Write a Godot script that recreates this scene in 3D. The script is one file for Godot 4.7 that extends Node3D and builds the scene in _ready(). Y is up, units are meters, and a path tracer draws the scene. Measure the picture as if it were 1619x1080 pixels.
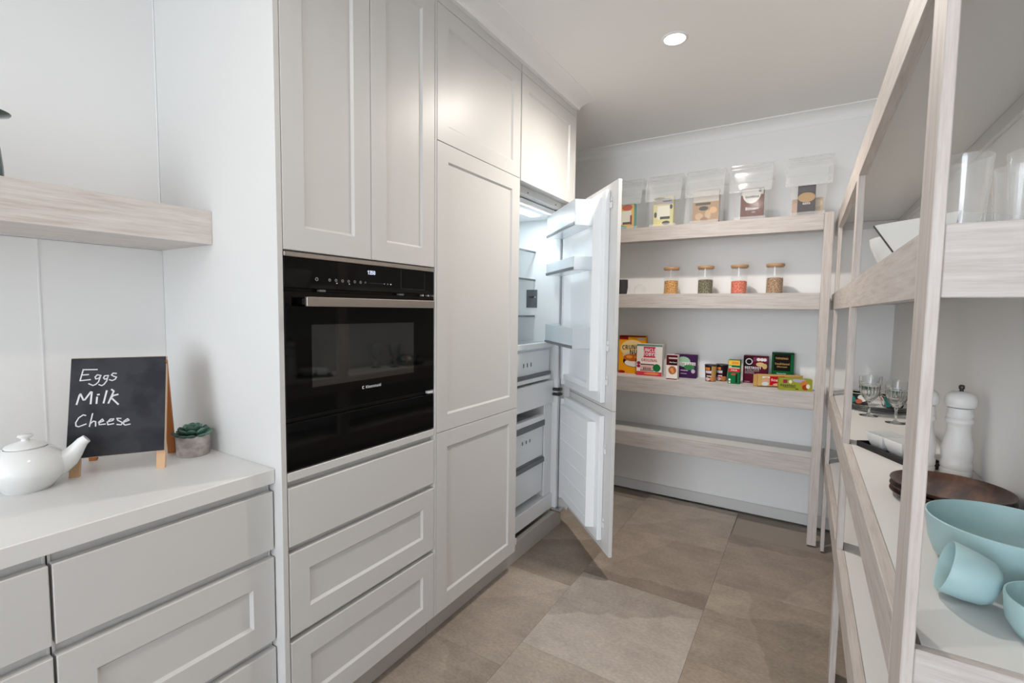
extends Node3D

# ---------------------------------------------------------------- small mesh helpers
var taken := {}
var V := {}          # materials by name

func numbered(n: String) -> String:
	if not taken.has(n):
		taken[n] = 0
		return n
	taken[n] += 1
	return "%s_%03d" % [n, taken[n]]

func begin() -> SurfaceTool:
	var s := SurfaceTool.new()
	s.begin(Mesh.PRIMITIVE_TRIANGLES)
	return s

func tri(s: SurfaceTool, a: Vector3, b: Vector3, c: Vector3, na: Vector3, nb: Vector3, nc: Vector3) -> void:
	var g := (b - a).cross(c - a)
	if g.dot(na + nb + nc) > 0.0:
		s.set_normal(na); s.add_vertex(a)
		s.set_normal(nc); s.add_vertex(c)
		s.set_normal(nb); s.add_vertex(b)
	else:
		s.set_normal(na); s.add_vertex(a)
		s.set_normal(nb); s.add_vertex(b)
		s.set_normal(nc); s.add_vertex(c)

func quad(s: SurfaceTool, a: Vector3, b: Vector3, c: Vector3, d: Vector3, n: Vector3) -> void:
	tri(s, a, b, c, n, n, n)
	tri(s, a, c, d, n, n, n)

func quad4(s: SurfaceTool, a: Vector3, b: Vector3, c: Vector3, d: Vector3, na: Vector3, nb: Vector3, nc: Vector3, nd: Vector3) -> void:
	tri(s, a, b, c, na, nb, nc)
	tri(s, a, c, d, na, nc, nd)

# box with chamfered edges, from corner lo to corner hi
func bx(s: SurfaceTool, lo: Vector3, hi: Vector3, ch := 0.0012) -> void:
	ch = minf(ch, 0.3 * minf(hi.x - lo.x, minf(hi.y - lo.y, hi.z - lo.z)))
	var c := (lo + hi) / 2.0
	var h := (hi - lo) / 2.0
	for ax in 3:
		var u := (ax + 1) % 3
		var w := (ax + 2) % 3
		for sg in [-1.0, 1.0]:
			var n := Vector3.ZERO
			n[ax] = sg
			var p := []
			for k in [[-1, -1], [1, -1], [1, 1], [-1, 1]]:
				var q := c
				q[ax] += sg * h[ax]
				q[u] += k[0] * (h[u] - ch)
				q[w] += k[1] * (h[w] - ch)
				p.append(q)
			quad(s, p[0], p[1], p[2], p[3], n)
		for su in [-1.0, 1.0]:          # edges along ax
			for sw in [-1.0, 1.0]:
				var n2 := Vector3.ZERO
				n2[u] = su
				n2[w] = sw
				var e := []
				for k in [[-1, 0], [1, 0], [1, 1], [-1, 1]]:
					var q := c
					q[ax] += k[0] * (h[ax] - ch)
					q[u] += su * (h[u] - (ch if k[1] == 0 else 0.0))
					q[w] += sw * (h[w] - (0.0 if k[1] == 0 else ch))
					e.append(q)
				quad(s, e[0], e[1], e[2], e[3], n2.normalized())
	for sx in [-1.0, 1.0]:
		for sy in [-1.0, 1.0]:
			for sz in [-1.0, 1.0]:
				var n3 := Vector3(sx, sy, sz)
				var o := c + n3 * h
				tri(s, o - Vector3(0, sy, sz) * ch, o - Vector3(sx, 0, sz) * ch, o - Vector3(sx, sy, 0) * ch, n3, n3, n3)

# surface of revolution about the y axis through o; prof is Vector2(radius, height)
func lathe(s: SurfaceTool, prof: Array, o := Vector3.ZERO, segs := 40, turn := 0.0, flat := false, basis := Basis()) -> void:
	var sn := []
	for i in prof.size() - 1:
		var d: Vector2 = prof[i + 1] - prof[i]
		sn.append(Vector2(d.y, -d.x).normalized())
	for i in prof.size() - 1:
		var a: Vector2 = prof[i]
		var b: Vector2 = prof[i + 1]
		var n0: Vector2 = sn[i]
		var n1: Vector2 = sn[i]
		if i > 0 and sn[i].dot(sn[i - 1]) > 0.6:
			n0 = (sn[i] + sn[i - 1]).normalized()
		if i < sn.size() - 1 and sn[i].dot(sn[i + 1]) > 0.6:
			n1 = (sn[i] + sn[i + 1]).normalized()
		for k in segs:
			var t0 := turn + TAU * k / segs
			var t1 := turn + TAU * (k + 1) / segs
			var m := (t0 + t1) / 2.0
			var c0 := Vector3(cos(t0), 0, sin(t0))
			var c1 := Vector3(cos(t1), 0, sin(t1))
			var f0 := Vector3(cos(m), 0, sin(m)) if flat else c0
			var f1 := Vector3(cos(m), 0, sin(m)) if flat else c1
			var p := [c0 * a.x + Vector3(0, a.y, 0), c1 * a.x + Vector3(0, a.y, 0), c1 * b.x + Vector3(0, b.y, 0), c0 * b.x + Vector3(0, b.y, 0)]
			var q := [f0 * n0.x + Vector3(0, n0.y, 0), f1 * n0.x + Vector3(0, n0.y, 0), f1 * n1.x + Vector3(0, n1.y, 0), f0 * n1.x + Vector3(0, n1.y, 0)]
			for j in 4:
				p[j] = o + basis * p[j]
				q[j] = basis * q[j]
			if a.x < 1e-5:
				tri(s, p[0], p[2], p[3], q[0], q[2], q[3])
			elif b.x < 1e-5:
				tri(s, p[0], p[1], p[2], q[0], q[1], q[2])
			else:
				quad4(s, p[0], p[1], p[2], p[3], q[0], q[1], q[2], q[3])

# round tube along points, one radius for each
func tube(s: SurfaceTool, pts: Array, rad: Array, segs := 14, squash := 1.0) -> void:
	var rings := []
	var norms := []
	var side := Vector3.ZERO
	for i in pts.size():
		var d: Vector3 = (pts[mini(i + 1, pts.size() - 1)] - pts[maxi(i - 1, 0)]).normalized()
		if side == Vector3.ZERO:
			side = d.cross(Vector3.UP if absf(d.y) < 0.9 else Vector3.RIGHT).normalized()
		side = (side - d * side.dot(d)).normalized()
		var up := side.cross(d)
		var r := []
		var nn := []
		for k in segs:
			var v := side * cos(TAU * k / segs) + up * sin(TAU * k / segs) * squash
			r.append(pts[i] + v * rad[i])
			nn.append(v.normalized())
		rings.append(r)
		norms.append(nn)
	for i in pts.size() - 1:
		for k in segs:
			var j := (k + 1) % segs
			quad4(s, rings[i][k], rings[i][j], rings[i + 1][j], rings[i + 1][k], norms[i][k], norms[i][j], norms[i + 1][j], norms[i + 1][k])
	for e in [0, pts.size() - 1]:
		var nn: Vector3 = (pts[0] - pts[1]).normalized() if e == 0 else (pts[e] - pts[e - 1]).normalized()
		for k in segs:
			tri(s, pts[e], rings[e][k], rings[e][(k + 1) % segs], nn, nn, nn)

# polygon (Vector2) extruded: point = o + ex*p.x + ey*p.y + ez*(0..len)
func prism(s: SurfaceTool, poly: PackedVector2Array, o: Vector3, ex: Vector3, ey: Vector3, ez: Vector3, length: float) -> void:
	var idx := Geometry2D.triangulate_polygon(poly)
	for t in range(0, idx.size(), 3):
		for e in [0.0, length]:
			var q := []
			for j in 3:
				var p := poly[idx[t + j]]
				q.append(o + ex * p.x + ey * p.y + ez * e)
			var n := ez if e > 0.0 else -ez
			tri(s, q[0], q[1], q[2], n, n, n)
	var cw := Geometry2D.is_polygon_clockwise(poly)
	for i in poly.size():
		var a := poly[i]
		var b := poly[(i + 1) % poly.size()]
		var d := (b - a).normalized()
		var n2 := Vector2(-d.y, d.x) if cw else Vector2(d.y, -d.x)
		var n := ex * n2.x + ey * n2.y
		var pa := o + ex * a.x + ey * a.y
		var pb := o + ex * b.x + ey * b.y
		quad(s, pa, pb, pb + ez * length, pa + ez * length, n)

# shaker front that faces +x at plane x, with a recessed middle; iz, iy are the widths of the frame
func shaker(s: SurfaceTool, x: float, y0: float, y1: float, z0: float, z1: float, iz := 0.064, iy := 0.063, thick := 0.02) -> void:
	var c := 0.0015
	var bw := 0.007
	var bd := 0.0075
	var N := Vector3.RIGHT
	var ring := func(dy: float, dz: float, dx: float) -> Array:
		return [Vector3(x - dx, y0 + dy, z0 + dz), Vector3(x - dx, y1 - dy, z0 + dz), Vector3(x - dx, y1 - dy, z1 - dz), Vector3(x - dx, y0 + dy, z1 - dz)]
	var r := [ring.call(0.0, 0.0, thick), ring.call(0.0, 0.0, c), ring.call(c, c, 0.0), ring.call(iy, iz, 0.0), ring.call(iy + bw, iz + bw, bd)]
	var outs := [Vector3(0, 0, -1), Vector3(0, 1, 0), Vector3(0, 0, 1), Vector3(0, -1, 0)]
	for k in 4:
		var j := (k + 1) % 4
		var o: Vector3 = outs[k]
		quad(s, r[0][k], r[0][j], r[1][j], r[1][k], o)
		quad(s, r[1][k], r[1][j], r[2][j], r[2][k], (o + N).normalized())
		quad(s, r[2][k], r[2][j], r[3][j], r[3][k], N)
		quad(s, r[3][k], r[3][j], r[4][j], r[4][k], (N * bw - o * bd).normalized())
	quad(s, r[4][0], r[4][1], r[4][2], r[4][3], N)
	quad(s, r[0][0], r[0][1], r[0][2], r[0][3], -N)

# ---------------------------------------------------------------- nodes
func mi(called: String, s, m: Material, parent: Node3D, label := "") -> MeshInstance3D:
	var o := MeshInstance3D.new()
	o.mesh = s.commit() if s is SurfaceTool else s
	o.material_override = m
	o.name = called
	if label != "":
		o.set_meta("label", label)
	parent.add_child(o, true)
	return o

func thing(called: String, label: String, category: String, at := Vector3.ZERO, turn := 0.0, group := "") -> Node3D:
	var o := Node3D.new()
	o.name = numbered(called)
	add_child(o)
	o.position = at
	o.rotation.y = turn
	o.set_meta("label", label)
	o.set_meta("category", category)
	if group != "":
		o.set_meta("group", group)
	return o

func struct(called: String, s, m: Material, label := "", category := "") -> MeshInstance3D:
	var o := mi(called, s, m, self, label)
	if category != "":
		o.set_meta("category", category)
	o.set_meta("kind", "structure")
	return o

func dup(src: Node3D, label: String, at: Vector3, turn := 0.0) -> Node3D:
	var r: Node3D = src.duplicate()
	r.name = numbered(String(src.name))
	add_child(r)
	r.position = at
	r.rotation.y = turn
	r.set_meta("label", label)
	return r

# parts drawn in room coordinates under a thing that stands at its own base
func pw(called: String, s, m: Material, t: Node3D, label := "") -> MeshInstance3D:
	var o := mi(called, s, m, t, label)
	o.transform = t.transform.affine_inverse()
	return o

func box_part(called: String, lo: Vector3, hi: Vector3, m: Material, t: Node3D, ch := 0.0012, label := "") -> MeshInstance3D:
	var s := begin()
	bx(s, lo, hi, ch)
	return mi(called, s, m, t, label)

func box_world(called: String, lo: Vector3, hi: Vector3, m: Material, t: Node3D, ch := 0.0012, label := "") -> MeshInstance3D:
	var o := box_part(called, lo, hi, m, t, ch, label)
	o.transform = t.transform.affine_inverse()
	return o

# raised lettering h metres tall (capitals), centred at pos, facing the basis' z
func words(text: String, h: float, pos: Vector3, b: Basis, m: Material, parent: Node3D, bold := true, squeeze := 1.0, called := "lettering") -> MeshInstance3D:
	var t := TextMesh.new()
	var f := SystemFont.new()
	f.font_names = PackedStringArray(["Droid Sans"])
	f.font_weight = 700 if bold else 400
	t.font = f
	t.font_size = 32
	t.text = text
	t.pixel_size = h / (32.0 * 0.72)
	t.depth = 0.0004
	t.curve_step = 2.0
	var o := mi(called, t, m, parent)
	o.transform = Transform3D(b.scaled_local(Vector3(squeeze, 1, 1)), pos)
	return o

# ---------------------------------------------------------------- materials
func mat(called: String, c: Color, rough := 0.5, metal := 0.0, spec := 0.5) -> StandardMaterial3D:
	var m := StandardMaterial3D.new()
	m.resource_name = called
	m.albedo_color = c
	m.roughness = rough
	m.metallic = metal
	m.metallic_specular = spec
	V[called] = m
	return m

func glassy(called: String, c: Color, alpha: float, rough := 0.05) -> StandardMaterial3D:
	var m := mat(called, Color(c.r, c.g, c.b, alpha), rough)
	m.transparency = BaseMaterial3D.TRANSPARENCY_ALPHA
	return m

func noise(sd: int, freq: float, oct := 4) -> FastNoiseLite:
	var n := FastNoiseLite.new()
	n.seed = sd
	n.noise_type = FastNoiseLite.TYPE_SIMPLEX_SMOOTH
	n.frequency = freq
	n.fractal_octaves = oct
	return n

func noise_tex(sd: int, freq: float, ramp: Array, size := 512, oct := 4, warp := 0.0, gain := 0.5) -> NoiseTexture2D:
	var n := noise(sd, freq, oct)
	n.fractal_gain = gain
	if warp > 0.0:
		n.domain_warp_enabled = true
		n.domain_warp_amplitude = warp
		n.domain_warp_frequency = freq * 0.6
	var t := NoiseTexture2D.new()
	t.width = size
	t.height = size
	t.seamless = true
	t.noise = n
	var g := Gradient.new()
	g.offsets = PackedFloat32Array(ramp.map(func(e): return e[0]))
	g.colors = PackedColorArray(ramp.map(func(e): return e[1]))
	t.color_ramp = g
	return t

# wood: one even noise, stretched along the grain
func wood(called: String, tex: Texture2D, along: int, tint := Color.WHITE, rough := 0.55) -> StandardMaterial3D:
	var m := mat(called, tint, rough)
	m.albedo_texture = tex
	m.uv1_triplanar = true
	m.uv1_world_triplanar = true
	m.uv1_triplanar_sharpness = 8.0
	var s := Vector3(8.0, 8.0, 8.0)
	s[along] = 0.45
	m.uv1_scale = s
	return m

# flat print: shapes are ["r", x0, y0, x1, y1, colour] or ["e", cx, cy, rx, ry, colour], in 0..1 from the top left
func art(w: int, h: int, bg: Color, shapes: Array) -> ImageTexture:
	var im := Image.create(w, h, false, Image.FORMAT_RGB8)
	im.fill(bg)
	for q in shapes:
		if q[0] == "r":
			im.fill_rect(Rect2i(int(q[1] * w), int(q[2] * h), maxi(1, int((q[3] - q[1]) * w)), maxi(1, int((q[4] - q[2]) * h))), q[5])
		else:
			for y in range(maxi(0, int((q[2] - q[4]) * h)), mini(h, int((q[2] + q[4]) * h) + 1)):
				for x in range(maxi(0, int((q[1] - q[3]) * w)), mini(w, int((q[1] + q[3]) * w) + 1)):
					var dx: float = ((x + 0.5) / w - q[1]) / q[3]
					var dy: float = ((y + 0.5) / h - q[2]) / q[4]
					if dx * dx + dy * dy <= 1.0:
						im.set_pixel(x, y, q[5])
	return ImageTexture.create_from_image(im)

func print_mat(called: String, tex: Texture2D, rough := 0.6) -> StandardMaterial3D:
	var m := mat(called, Color.WHITE, rough, 0.0, 0.22)
	m.albedo_texture = tex
	m.texture_repeat = false
	return m

# an upright printed face w x h, centred at p, facing +z
func face(s: SurfaceTool, w: float, h: float, p: Vector3) -> void:
	var pts := [Vector3(-w / 2, h / 2, 0), Vector3(w / 2, h / 2, 0), Vector3(w / 2, -h / 2, 0), Vector3(-w / 2, -h / 2, 0)]
	var uv := [Vector2(0, 0), Vector2(1, 0), Vector2(1, 1), Vector2(0, 1)]
	for k in [0, 1, 2, 0, 2, 3]:
		s.set_normal(Vector3.BACK)
		s.set_uv(uv[k])
		s.add_vertex(p + pts[k])

func _ready() -> void:
	# ------------------------------------------------ camera, sky, light, exposure
	var cam := Camera3D.new()
	cam.name = "camera"
	cam.position = Vector3(0, 1.3004, 0)
	cam.rotation_degrees = Vector3(-3.8395, 31.779, 0.7423)
	cam.fov = 71.17
	cam.near = 0.02
	cam.far = 60.0
	add_child(cam)
	var env := Environment.new()
	env.background_mode = Environment.BG_SKY
	var sky := Sky.new()
	var sm := ProceduralSkyMaterial.new()
	sm.sky_top_color = Color(0.62, 0.72, 0.86)
	sm.sky_horizon_color = Color(0.86, 0.89, 0.93)
	sm.ground_bottom_color = Color(0.45, 0.44, 0.42)
	sm.ground_horizon_color = Color(0.6, 0.6, 0.58)
	sky.sky_material = sm
	env.sky = sky
	env.background_energy_multiplier = 1.0
	env.tonemap_mode = Environment.TONE_MAPPER_LINEAR
	env.tonemap_exposure = 1.08
	env.sdfgi_enabled = true
	env.ssao_enabled = true
	env.ssil_enabled = true
	var we := WorldEnvironment.new()
	we.name = "world"
	we.environment = env
	add_child(we)
	# daylight through the wide opening behind the camera
	var day := AreaLight3D.new()
	day.name = "daylight"
	day.area_size = Vector2(1.9, 2.25)
	day.area_normalize_energy = true
	day.light_energy = 11.5
	day.light_color = Color(0.925, 0.962, 1.0)
	day.light_size = 0.5
	day.shadow_enabled = true
	day.area_range = 12.0
	add_child(day)
	day.position = Vector3(-0.75, 1.2, 4.3)

	make_materials()
	room()
	cabinets()
	bench_side()
	fridge()
	oven()
	far_shelves()
	right_shelves()
	far_things()
	grocery()
	bench_things()
	right_things()

func make_materials() -> void:
	mat("wall paint", Color(0.96, 0.958, 0.953), 0.6)
	mat("ceiling paint", Color(0.95, 0.942, 0.935), 0.8)
	mat("joint filler", Color(0.93, 0.93, 0.93), 0.5)
	mat("cabinet paint", Color(0.84, 0.835, 0.825), 0.36, 0.0, 0.42)
	mat("cabinet core", Color(0.8, 0.79, 0.78), 0.5)
	mat("kick", Color(0.74, 0.72, 0.69), 0.5)
	mat("white laminate", Color(0.86, 0.855, 0.845), 0.4)
	mat("bench stone", Color(0.9, 0.895, 0.885), 0.35)
	var wt := noise_tex(7, 0.016, [[0.0, Color(0.76, 0.715, 0.685)], [0.3, Color(0.815, 0.775, 0.745)], [0.5, Color(0.85, 0.815, 0.79)], [0.7, Color(0.87, 0.84, 0.815)], [1.0, Color(0.91, 0.885, 0.865)]], 512, 6, 16.0, 0.72)
	wood("wood along x", wt, 0, Color(0.88, 0.88, 0.885))
	wood("wood upright", wt, 1, Color(0.9, 0.895, 0.895))
	wood("wood along z", wt, 2, Color(0.9, 0.895, 0.895))
	wood("pale wood along z", wt, 2, Color(1, 1, 1))
	mat("fridge white", Color(0.965, 0.97, 0.975), 0.3)
	mat("fridge grey", Color(0.42, 0.43, 0.44), 0.35)
	mat("fridge dark", Color(0.25, 0.26, 0.28), 0.4)
	glassy("shelf glass", Color(0.85, 0.92, 0.92), 0.25)
	glassy("bin plastic", Color(0.92, 0.95, 0.97), 0.55, 0.2)
	mat("drawer plastic", Color(0.93, 0.945, 0.955), 0.25)
	mat("black glass", Color(0.012, 0.01, 0.01), 0.05, 0.0, 0.33)
	mat("oven window", Color(0.07, 0.078, 0.074), 0.04, 0.0, 0.75)
	mat("black enamel", Color(0.03, 0.028, 0.028), 0.4)
	mat("steel", Color(0.72, 0.69, 0.66), 0.32, 1.0)
	mat("dark steel", Color(0.3, 0.29, 0.28), 0.4, 0.8)
	mat("print white", Color(0.92, 0.92, 0.92), 0.6)
	mat("print grey", Color(0.55, 0.55, 0.55), 0.6)
	mat("black", Color(0.03, 0.03, 0.032), 0.5)
	mat("chrome", Color(0.8, 0.8, 0.8), 0.2, 1.0)
	mat("bamboo", Color(0.69, 0.545, 0.4), 0.5)
	mat("pine", Color(0.86, 0.7, 0.54), 0.6)
	mat("pine pale", Color(0.86, 0.78, 0.7), 0.6)
	mat("pine stained", Color(0.72, 0.44, 0.22), 0.6)
	mat("porcelain", Color(0.93, 0.93, 0.92), 0.12)
	mat("white matte", Color(0.9, 0.89, 0.88), 0.4)
	var g := glassy("clear glass", Color(0.96, 0.98, 0.98), 0.06, 0.02)
	g.metallic_specular = 0.7
	var sg := mat("solid glass", Color(0.98, 0.99, 0.99, 0.01), 0.02)
	sg.refraction_enabled = true
	sg.refraction_scale = 0.045
	glassy("thin glass", Color(0.97, 0.98, 0.98), 0.05, 0.04)
	glassy("clear plastic", Color(0.95, 0.96, 0.965), 0.09, 0.08)
	glassy("clear plastic lid", Color(0.95, 0.96, 0.965), 0.17, 0.12)
	mat("aqua", Color(0.665, 0.785, 0.795), 0.45)

func room() -> void:
	var P: Material = V["wall paint"]
	var s := begin()
	bx(s, Vector3(-1.94, 0, -3.52), Vector3(-1.8207, 2.5, 4.5), 0.0)
	struct("wall_left", s, P, "plain white wall behind the benchtop and floating shelf", "wall")
	s = begin()
	bx(s, Vector3(-1.8207, 0, -3.52), Vector3(0.5, 2.5, -3.394), 0.0)
	struct("wall_far", s, P, "white end wall behind the shelves of jars and groceries", "wall")
	s = begin()
	bx(s, Vector3(0.2965, 0, -2.62), Vector3(0.42, 2.5, 5.3), 0.0)
	var wr := struct("wall_right", s, P, "white wall behind the glassware and blue bowls", "wall")
	wr.position = Vector3(0.1254, 0, -0.79)
	wr.rotation.y = 0.0058
	s = begin()
	bx(s, Vector3(-1.94, 0, 4.38), Vector3(-1.7, 2.5, 4.5), 0.0)
	bx(s, Vector3(0.2, 0, 4.38), Vector3(0.6, 2.5, 4.5), 0.0)
	bx(s, Vector3(-1.7, 2.35, 4.38), Vector3(0.2, 2.5, 4.5), 0.0)
	struct("wall_near", s, P, "white wall with a wide opening behind the viewer", "wall")
	s = begin()
	bx(s, Vector3(-1.94, 2.475, -3.52), Vector3(0.6, 2.6, 4.5), 0.0)
	struct("ceiling", s, V["ceiling paint"], "plain white plaster ceiling with one downlight", "ceiling")
	# coved cornices
	s = begin()
	var cove := PackedVector2Array([Vector2(0, 0), Vector2(0.004, 0)])
	for k in 9:
		var a := PI / 2.0 * k / 8.0
		cove.append(Vector2(0.004 + 0.071 * (1.0 - cos(a)), 0.004 + 0.055 * sin(a)))
	cove.append(Vector2(0.076, 0.065))
	cove.append(Vector2(0, 0.065))
	prism(s, cove, Vector3(-1.82, 2.41, -3.394), Vector3(0, 0, 1), Vector3.UP, Vector3(1, 0, 0), 2.26)
	struct("trim_1", s, P, "white coved cornice along the top of the end wall", "cornice")
	s = begin()
	var c2 := PackedVector2Array([Vector2(-0.02, 0), Vector2(0.017, 0)])
	for k in 9:
		var a := PI / 2.0 * k / 8.0
		c2.append(Vector2(0.017 + 0.095 * (1.0 - cos(a)), 0.032 * sin(a)))
	c2.append(Vector2(0.114, 0.036))
	c2.append(Vector2(-0.02, 0.036))
	prism(s, c2, Vector3(-1.181, 2.439, -2.578), Vector3(1, 0, 0), Vector3.UP, Vector3(0, 0, 1), 1.837)
	struct("trim_2", s, V["ceiling paint"], "white coved cornice above the tall cabinet doors", "cornice")
	s = begin()
	bx(s, Vector3(-1.8207, 0.8613, -0.7412), Vector3(-1.8177, 2.475, -0.738), 0.001)
	struct("trim_3", s, V["joint filler"], "thin white sealant bead in the corner beside the tall cabinet", "trim")
	s = begin()
	bx(s, Vector3(-1.82, 0, -3.394), Vector3(0.41, 0.07, -3.38), 0.003)
	struct("baseboard_far", s, V["white laminate"], "white skirting board under the lowest far shelf", "skirting")
	# floor: large stone tiles laid in columns, each a piece of its own
	s = begin()
	bx(s, Vector3(-1.94, -0.2, -3.52), Vector3(0.6, -0.012, 4.5), 0.0)
	var fl := struct("floor", s, mat("grout", Color(0.6, 0.56, 0.52), 0.8), "floor of large mottled greige stone tiles", "floor")
	var tiles := stone_mats()
	var rng := RandomNumberGenerator.new()
	rng.seed = 11
	var xs := [-1.83, -1.467, -0.897, -0.33, 0.237, 0.5]
	var starts := [-3.5, -3.2, -3.349, -3.01, -3.35, -3.1]
	# tone picked for each tile so that the pale and the dark ones fall where the photo has them
	var tone := {"2:2": 0, "2:3": 3, "2:4": 1, "2:1": 4, "2:5": 3, "3:1": 5, "3:2": 2, "3:3": 6, "1:4": 7, "1:3": 1}
	for c in xs.size() - 1:
		var z: float = starts[c]
		var n := 0
		while z < 4.4:
			var z0 := maxf(z, -3.394)
			var z1 := minf(z + 0.6, 4.4)
			var lo := Vector3(xs[c] + 0.0003, -0.012, z0 + 0.0003)
			var hi := Vector3(xs[c + 1] - 0.0003, 0.0, z1 - 0.0003)
			var t := begin()
			bx(t, lo, hi, 0.0008)
			var key := "%d:%d" % [c, n]
			var id: int = tone[key] if tone.has(key) else rng.randi() % tiles.size()
			var o := mi("tile", tile_mesh(lo, hi, rng.randi() % 2 == 0 and not tone.has(key)), tiles[id], fl)
			o.name = "tile" if n + c == 0 else "tile_%03d" % (c * 16 + n)
			z += 0.6
			n += 1
	# recessed downlights: one in view and one over the bench end, above the viewer
	var bulb := mat("lamp glow", Color(1, 1, 1), 0.4)
	bulb.emission_enabled = true
	bulb.emission = Color(1.0, 0.97, 0.93)
	bulb.emission_energy_multiplier = 7.0
	for e in [[-2.18, 1.95, "round white recessed ceiling downlight, switched on, in front of the far shelves"], [-0.3, 0.45, "round white recessed ceiling downlight, switched on, over the bench and outside the picture"]]:
		var d := thing("downlight", e[2], "downlight", Vector3(-0.545, 2.475, e[0]))
		s = begin()
		lathe(s, [Vector2(0.043, -0.001), Vector2(0.045, -0.005), Vector2(0.052, -0.004), Vector2(0.056, 0.0)], Vector3.ZERO, 40)
		mi("trim_ring", s, V["print white"], d)
		s = begin()
		lathe(s, [Vector2(0.0, -0.002), Vector2(0.044, -0.002), Vector2(0.044, 0.0)], Vector3.ZERO, 32)
		mi("lamp_lens", s, bulb, d)
		var sp := SpotLight3D.new()
		sp.name = "downlight_beam"
		sp.light_energy = e[1]
		sp.light_color = Color(1.0, 0.965, 0.925)
		sp.light_size = 0.045
		sp.spot_range = 8.0
		sp.spot_angle = 87.0
		sp.spot_angle_attenuation = 0.8
		sp.spot_attenuation = 2.0
		sp.shadow_enabled = true
		d.add_child(sp)
		sp.position = Vector3(0, -0.012, 0)
		sp.rotation_degrees = Vector3(-90, 0, 0)

func tile_mesh(lo: Vector3, hi: Vector3, flip: bool) -> ArrayMesh:
	var s := begin()
	var c := 0.0004
	var p := [Vector3(lo.x + c, hi.y, lo.z + c), Vector3(hi.x - c, hi.y, lo.z + c), Vector3(hi.x - c, hi.y, hi.z - c), Vector3(lo.x + c, hi.y, hi.z - c)]
	var q := [Vector3(lo.x, hi.y - c, lo.z), Vector3(hi.x, hi.y - c, lo.z), Vector3(hi.x, hi.y - c, hi.z), Vector3(lo.x, hi.y - c, hi.z)]
	var r := [Vector3(lo.x, lo.y, lo.z), Vector3(hi.x, lo.y, lo.z), Vector3(hi.x, lo.y, hi.z), Vector3(lo.x, lo.y, hi.z)]
	var put := func(v: Vector3, n: Vector3):
		s.set_normal(n)
		var uv := Vector2((v.x - lo.x) / 0.6, (v.z - lo.z) / 0.6)
		s.set_uv(Vector2(1, 1) - uv if flip else uv)
		s.add_vertex(v)
	for k in [0, 1, 2, 0, 2, 3]:
		put.call(p[k], Vector3.UP)
	var outs := [Vector3(0, 0, -1), Vector3(1, 0, 0), Vector3(0, 0, 1), Vector3(-1, 0, 0)]
	for k in 4:
		var j := (k + 1) % 4
		for pair in [[p, q, (outs[k] + Vector3.UP).normalized()], [q, r, outs[k]]]:
			var a: Array = pair[0]
			var b: Array = pair[1]
			for v in [b[k], b[j], a[j], b[k], a[j], a[k]]:
				put.call(v, pair[2])
	return s.commit()

# stone: mottling, brushed streaks, a few pale veins and slanting bands of a different tone
func stone_mats() -> Array:
	var out := []
	var n1 := noise(3, 0.012, 4)
	var n2 := noise(5, 0.09, 3)
	var n3 := noise(9, 0.02, 3)
	var S := 256
	var bases := [Color(0.69, 0.655, 0.625), Color(0.62, 0.575, 0.535), Color(0.565, 0.515, 0.47), Color(0.645, 0.605, 0.565), Color(0.6, 0.55, 0.51), Color(0.6, 0.555, 0.51), Color(0.625, 0.58, 0.54), Color(0.57, 0.53, 0.5)]
	# each band: a point on its edge (0..1), the direction it faces, how much lighter it is
	var bands := [
		[[0.5, 0.36, -0.488, -0.873, -0.07], [0.4, 0.75, -0.25, 1.0, 0.012]],
		[[0.2, 0.5, -1.0, 0.7, 0.05], [0.75, 0.3, 0.8, -0.6, -0.03]],
		[[0.5, 0.35, -0.55, -1.0, 0.07], [0.2, 0.85, -1.0, 0.4, 0.02]],
		[[0.45, 0.4, 1.0, 0.5, 0.04]],
		[[0.5, 0.84, 0.1, 1.0, -0.06], [0.4, 0.3, -0.9, -0.5, 0.035]],
		[[0.35, 0.5, 1.0, -0.25, -0.05], [0.6, 0.25, -0.3, -1.0, 0.045]],
		[[0.5, 0.5, 0.7, 0.7, 0.04]],
		[[0.6, 0.45, -0.8, 0.5, -0.04]]]
	for v in bases.size():
		var im := Image.create(S, S, false, Image.FORMAT_RGB8)
		for y in S:
			for x in S:
				var ox := x + v * 700
				var a := n1.get_noise_2d(ox, y) * 0.05 + n2.get_noise_2d(ox * 1.2, y * 2.2) * 0.055 + n3.get_noise_2d(ox * 0.3, y * 2.0) * 0.025
				var wob := n1.get_noise_2d(ox * 0.8, y * 0.8 + 900.0) * 0.12
				for b in bands[v]:
					var e: float = ((float(x) / S - b[0]) * b[2] + (float(y) / S - b[1]) * b[3]) + wob * 0.5
					a += b[4] * smoothstep(-0.006, 0.012, e) * clampf(1.25 - absf(e) * 1.3, 0.0, 1.0)
				var vein := absf(n3.get_noise_2d(ox * 0.5 + y * 0.35, y * 0.5 - ox * 0.2 + 300.0))
				if vein < 0.006:
					a += 0.05 * (1.0 - vein / 0.006) * clampf(n1.get_noise_2d(ox, y + 400.0) * 4.0, 0.0, 1.0)
				var c: Color = bases[v]
				im.set_pixel(x, y, Color((c.r + a) * 0.99, (c.g + a * 0.98) * 0.98, (c.b + a * 0.95) * 0.965))
		var m := mat("stone %d" % v, Color.WHITE, 0.42)
		m.albedo_texture = ImageTexture.create_from_image(im)
		out.append(m)
	return out

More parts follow.
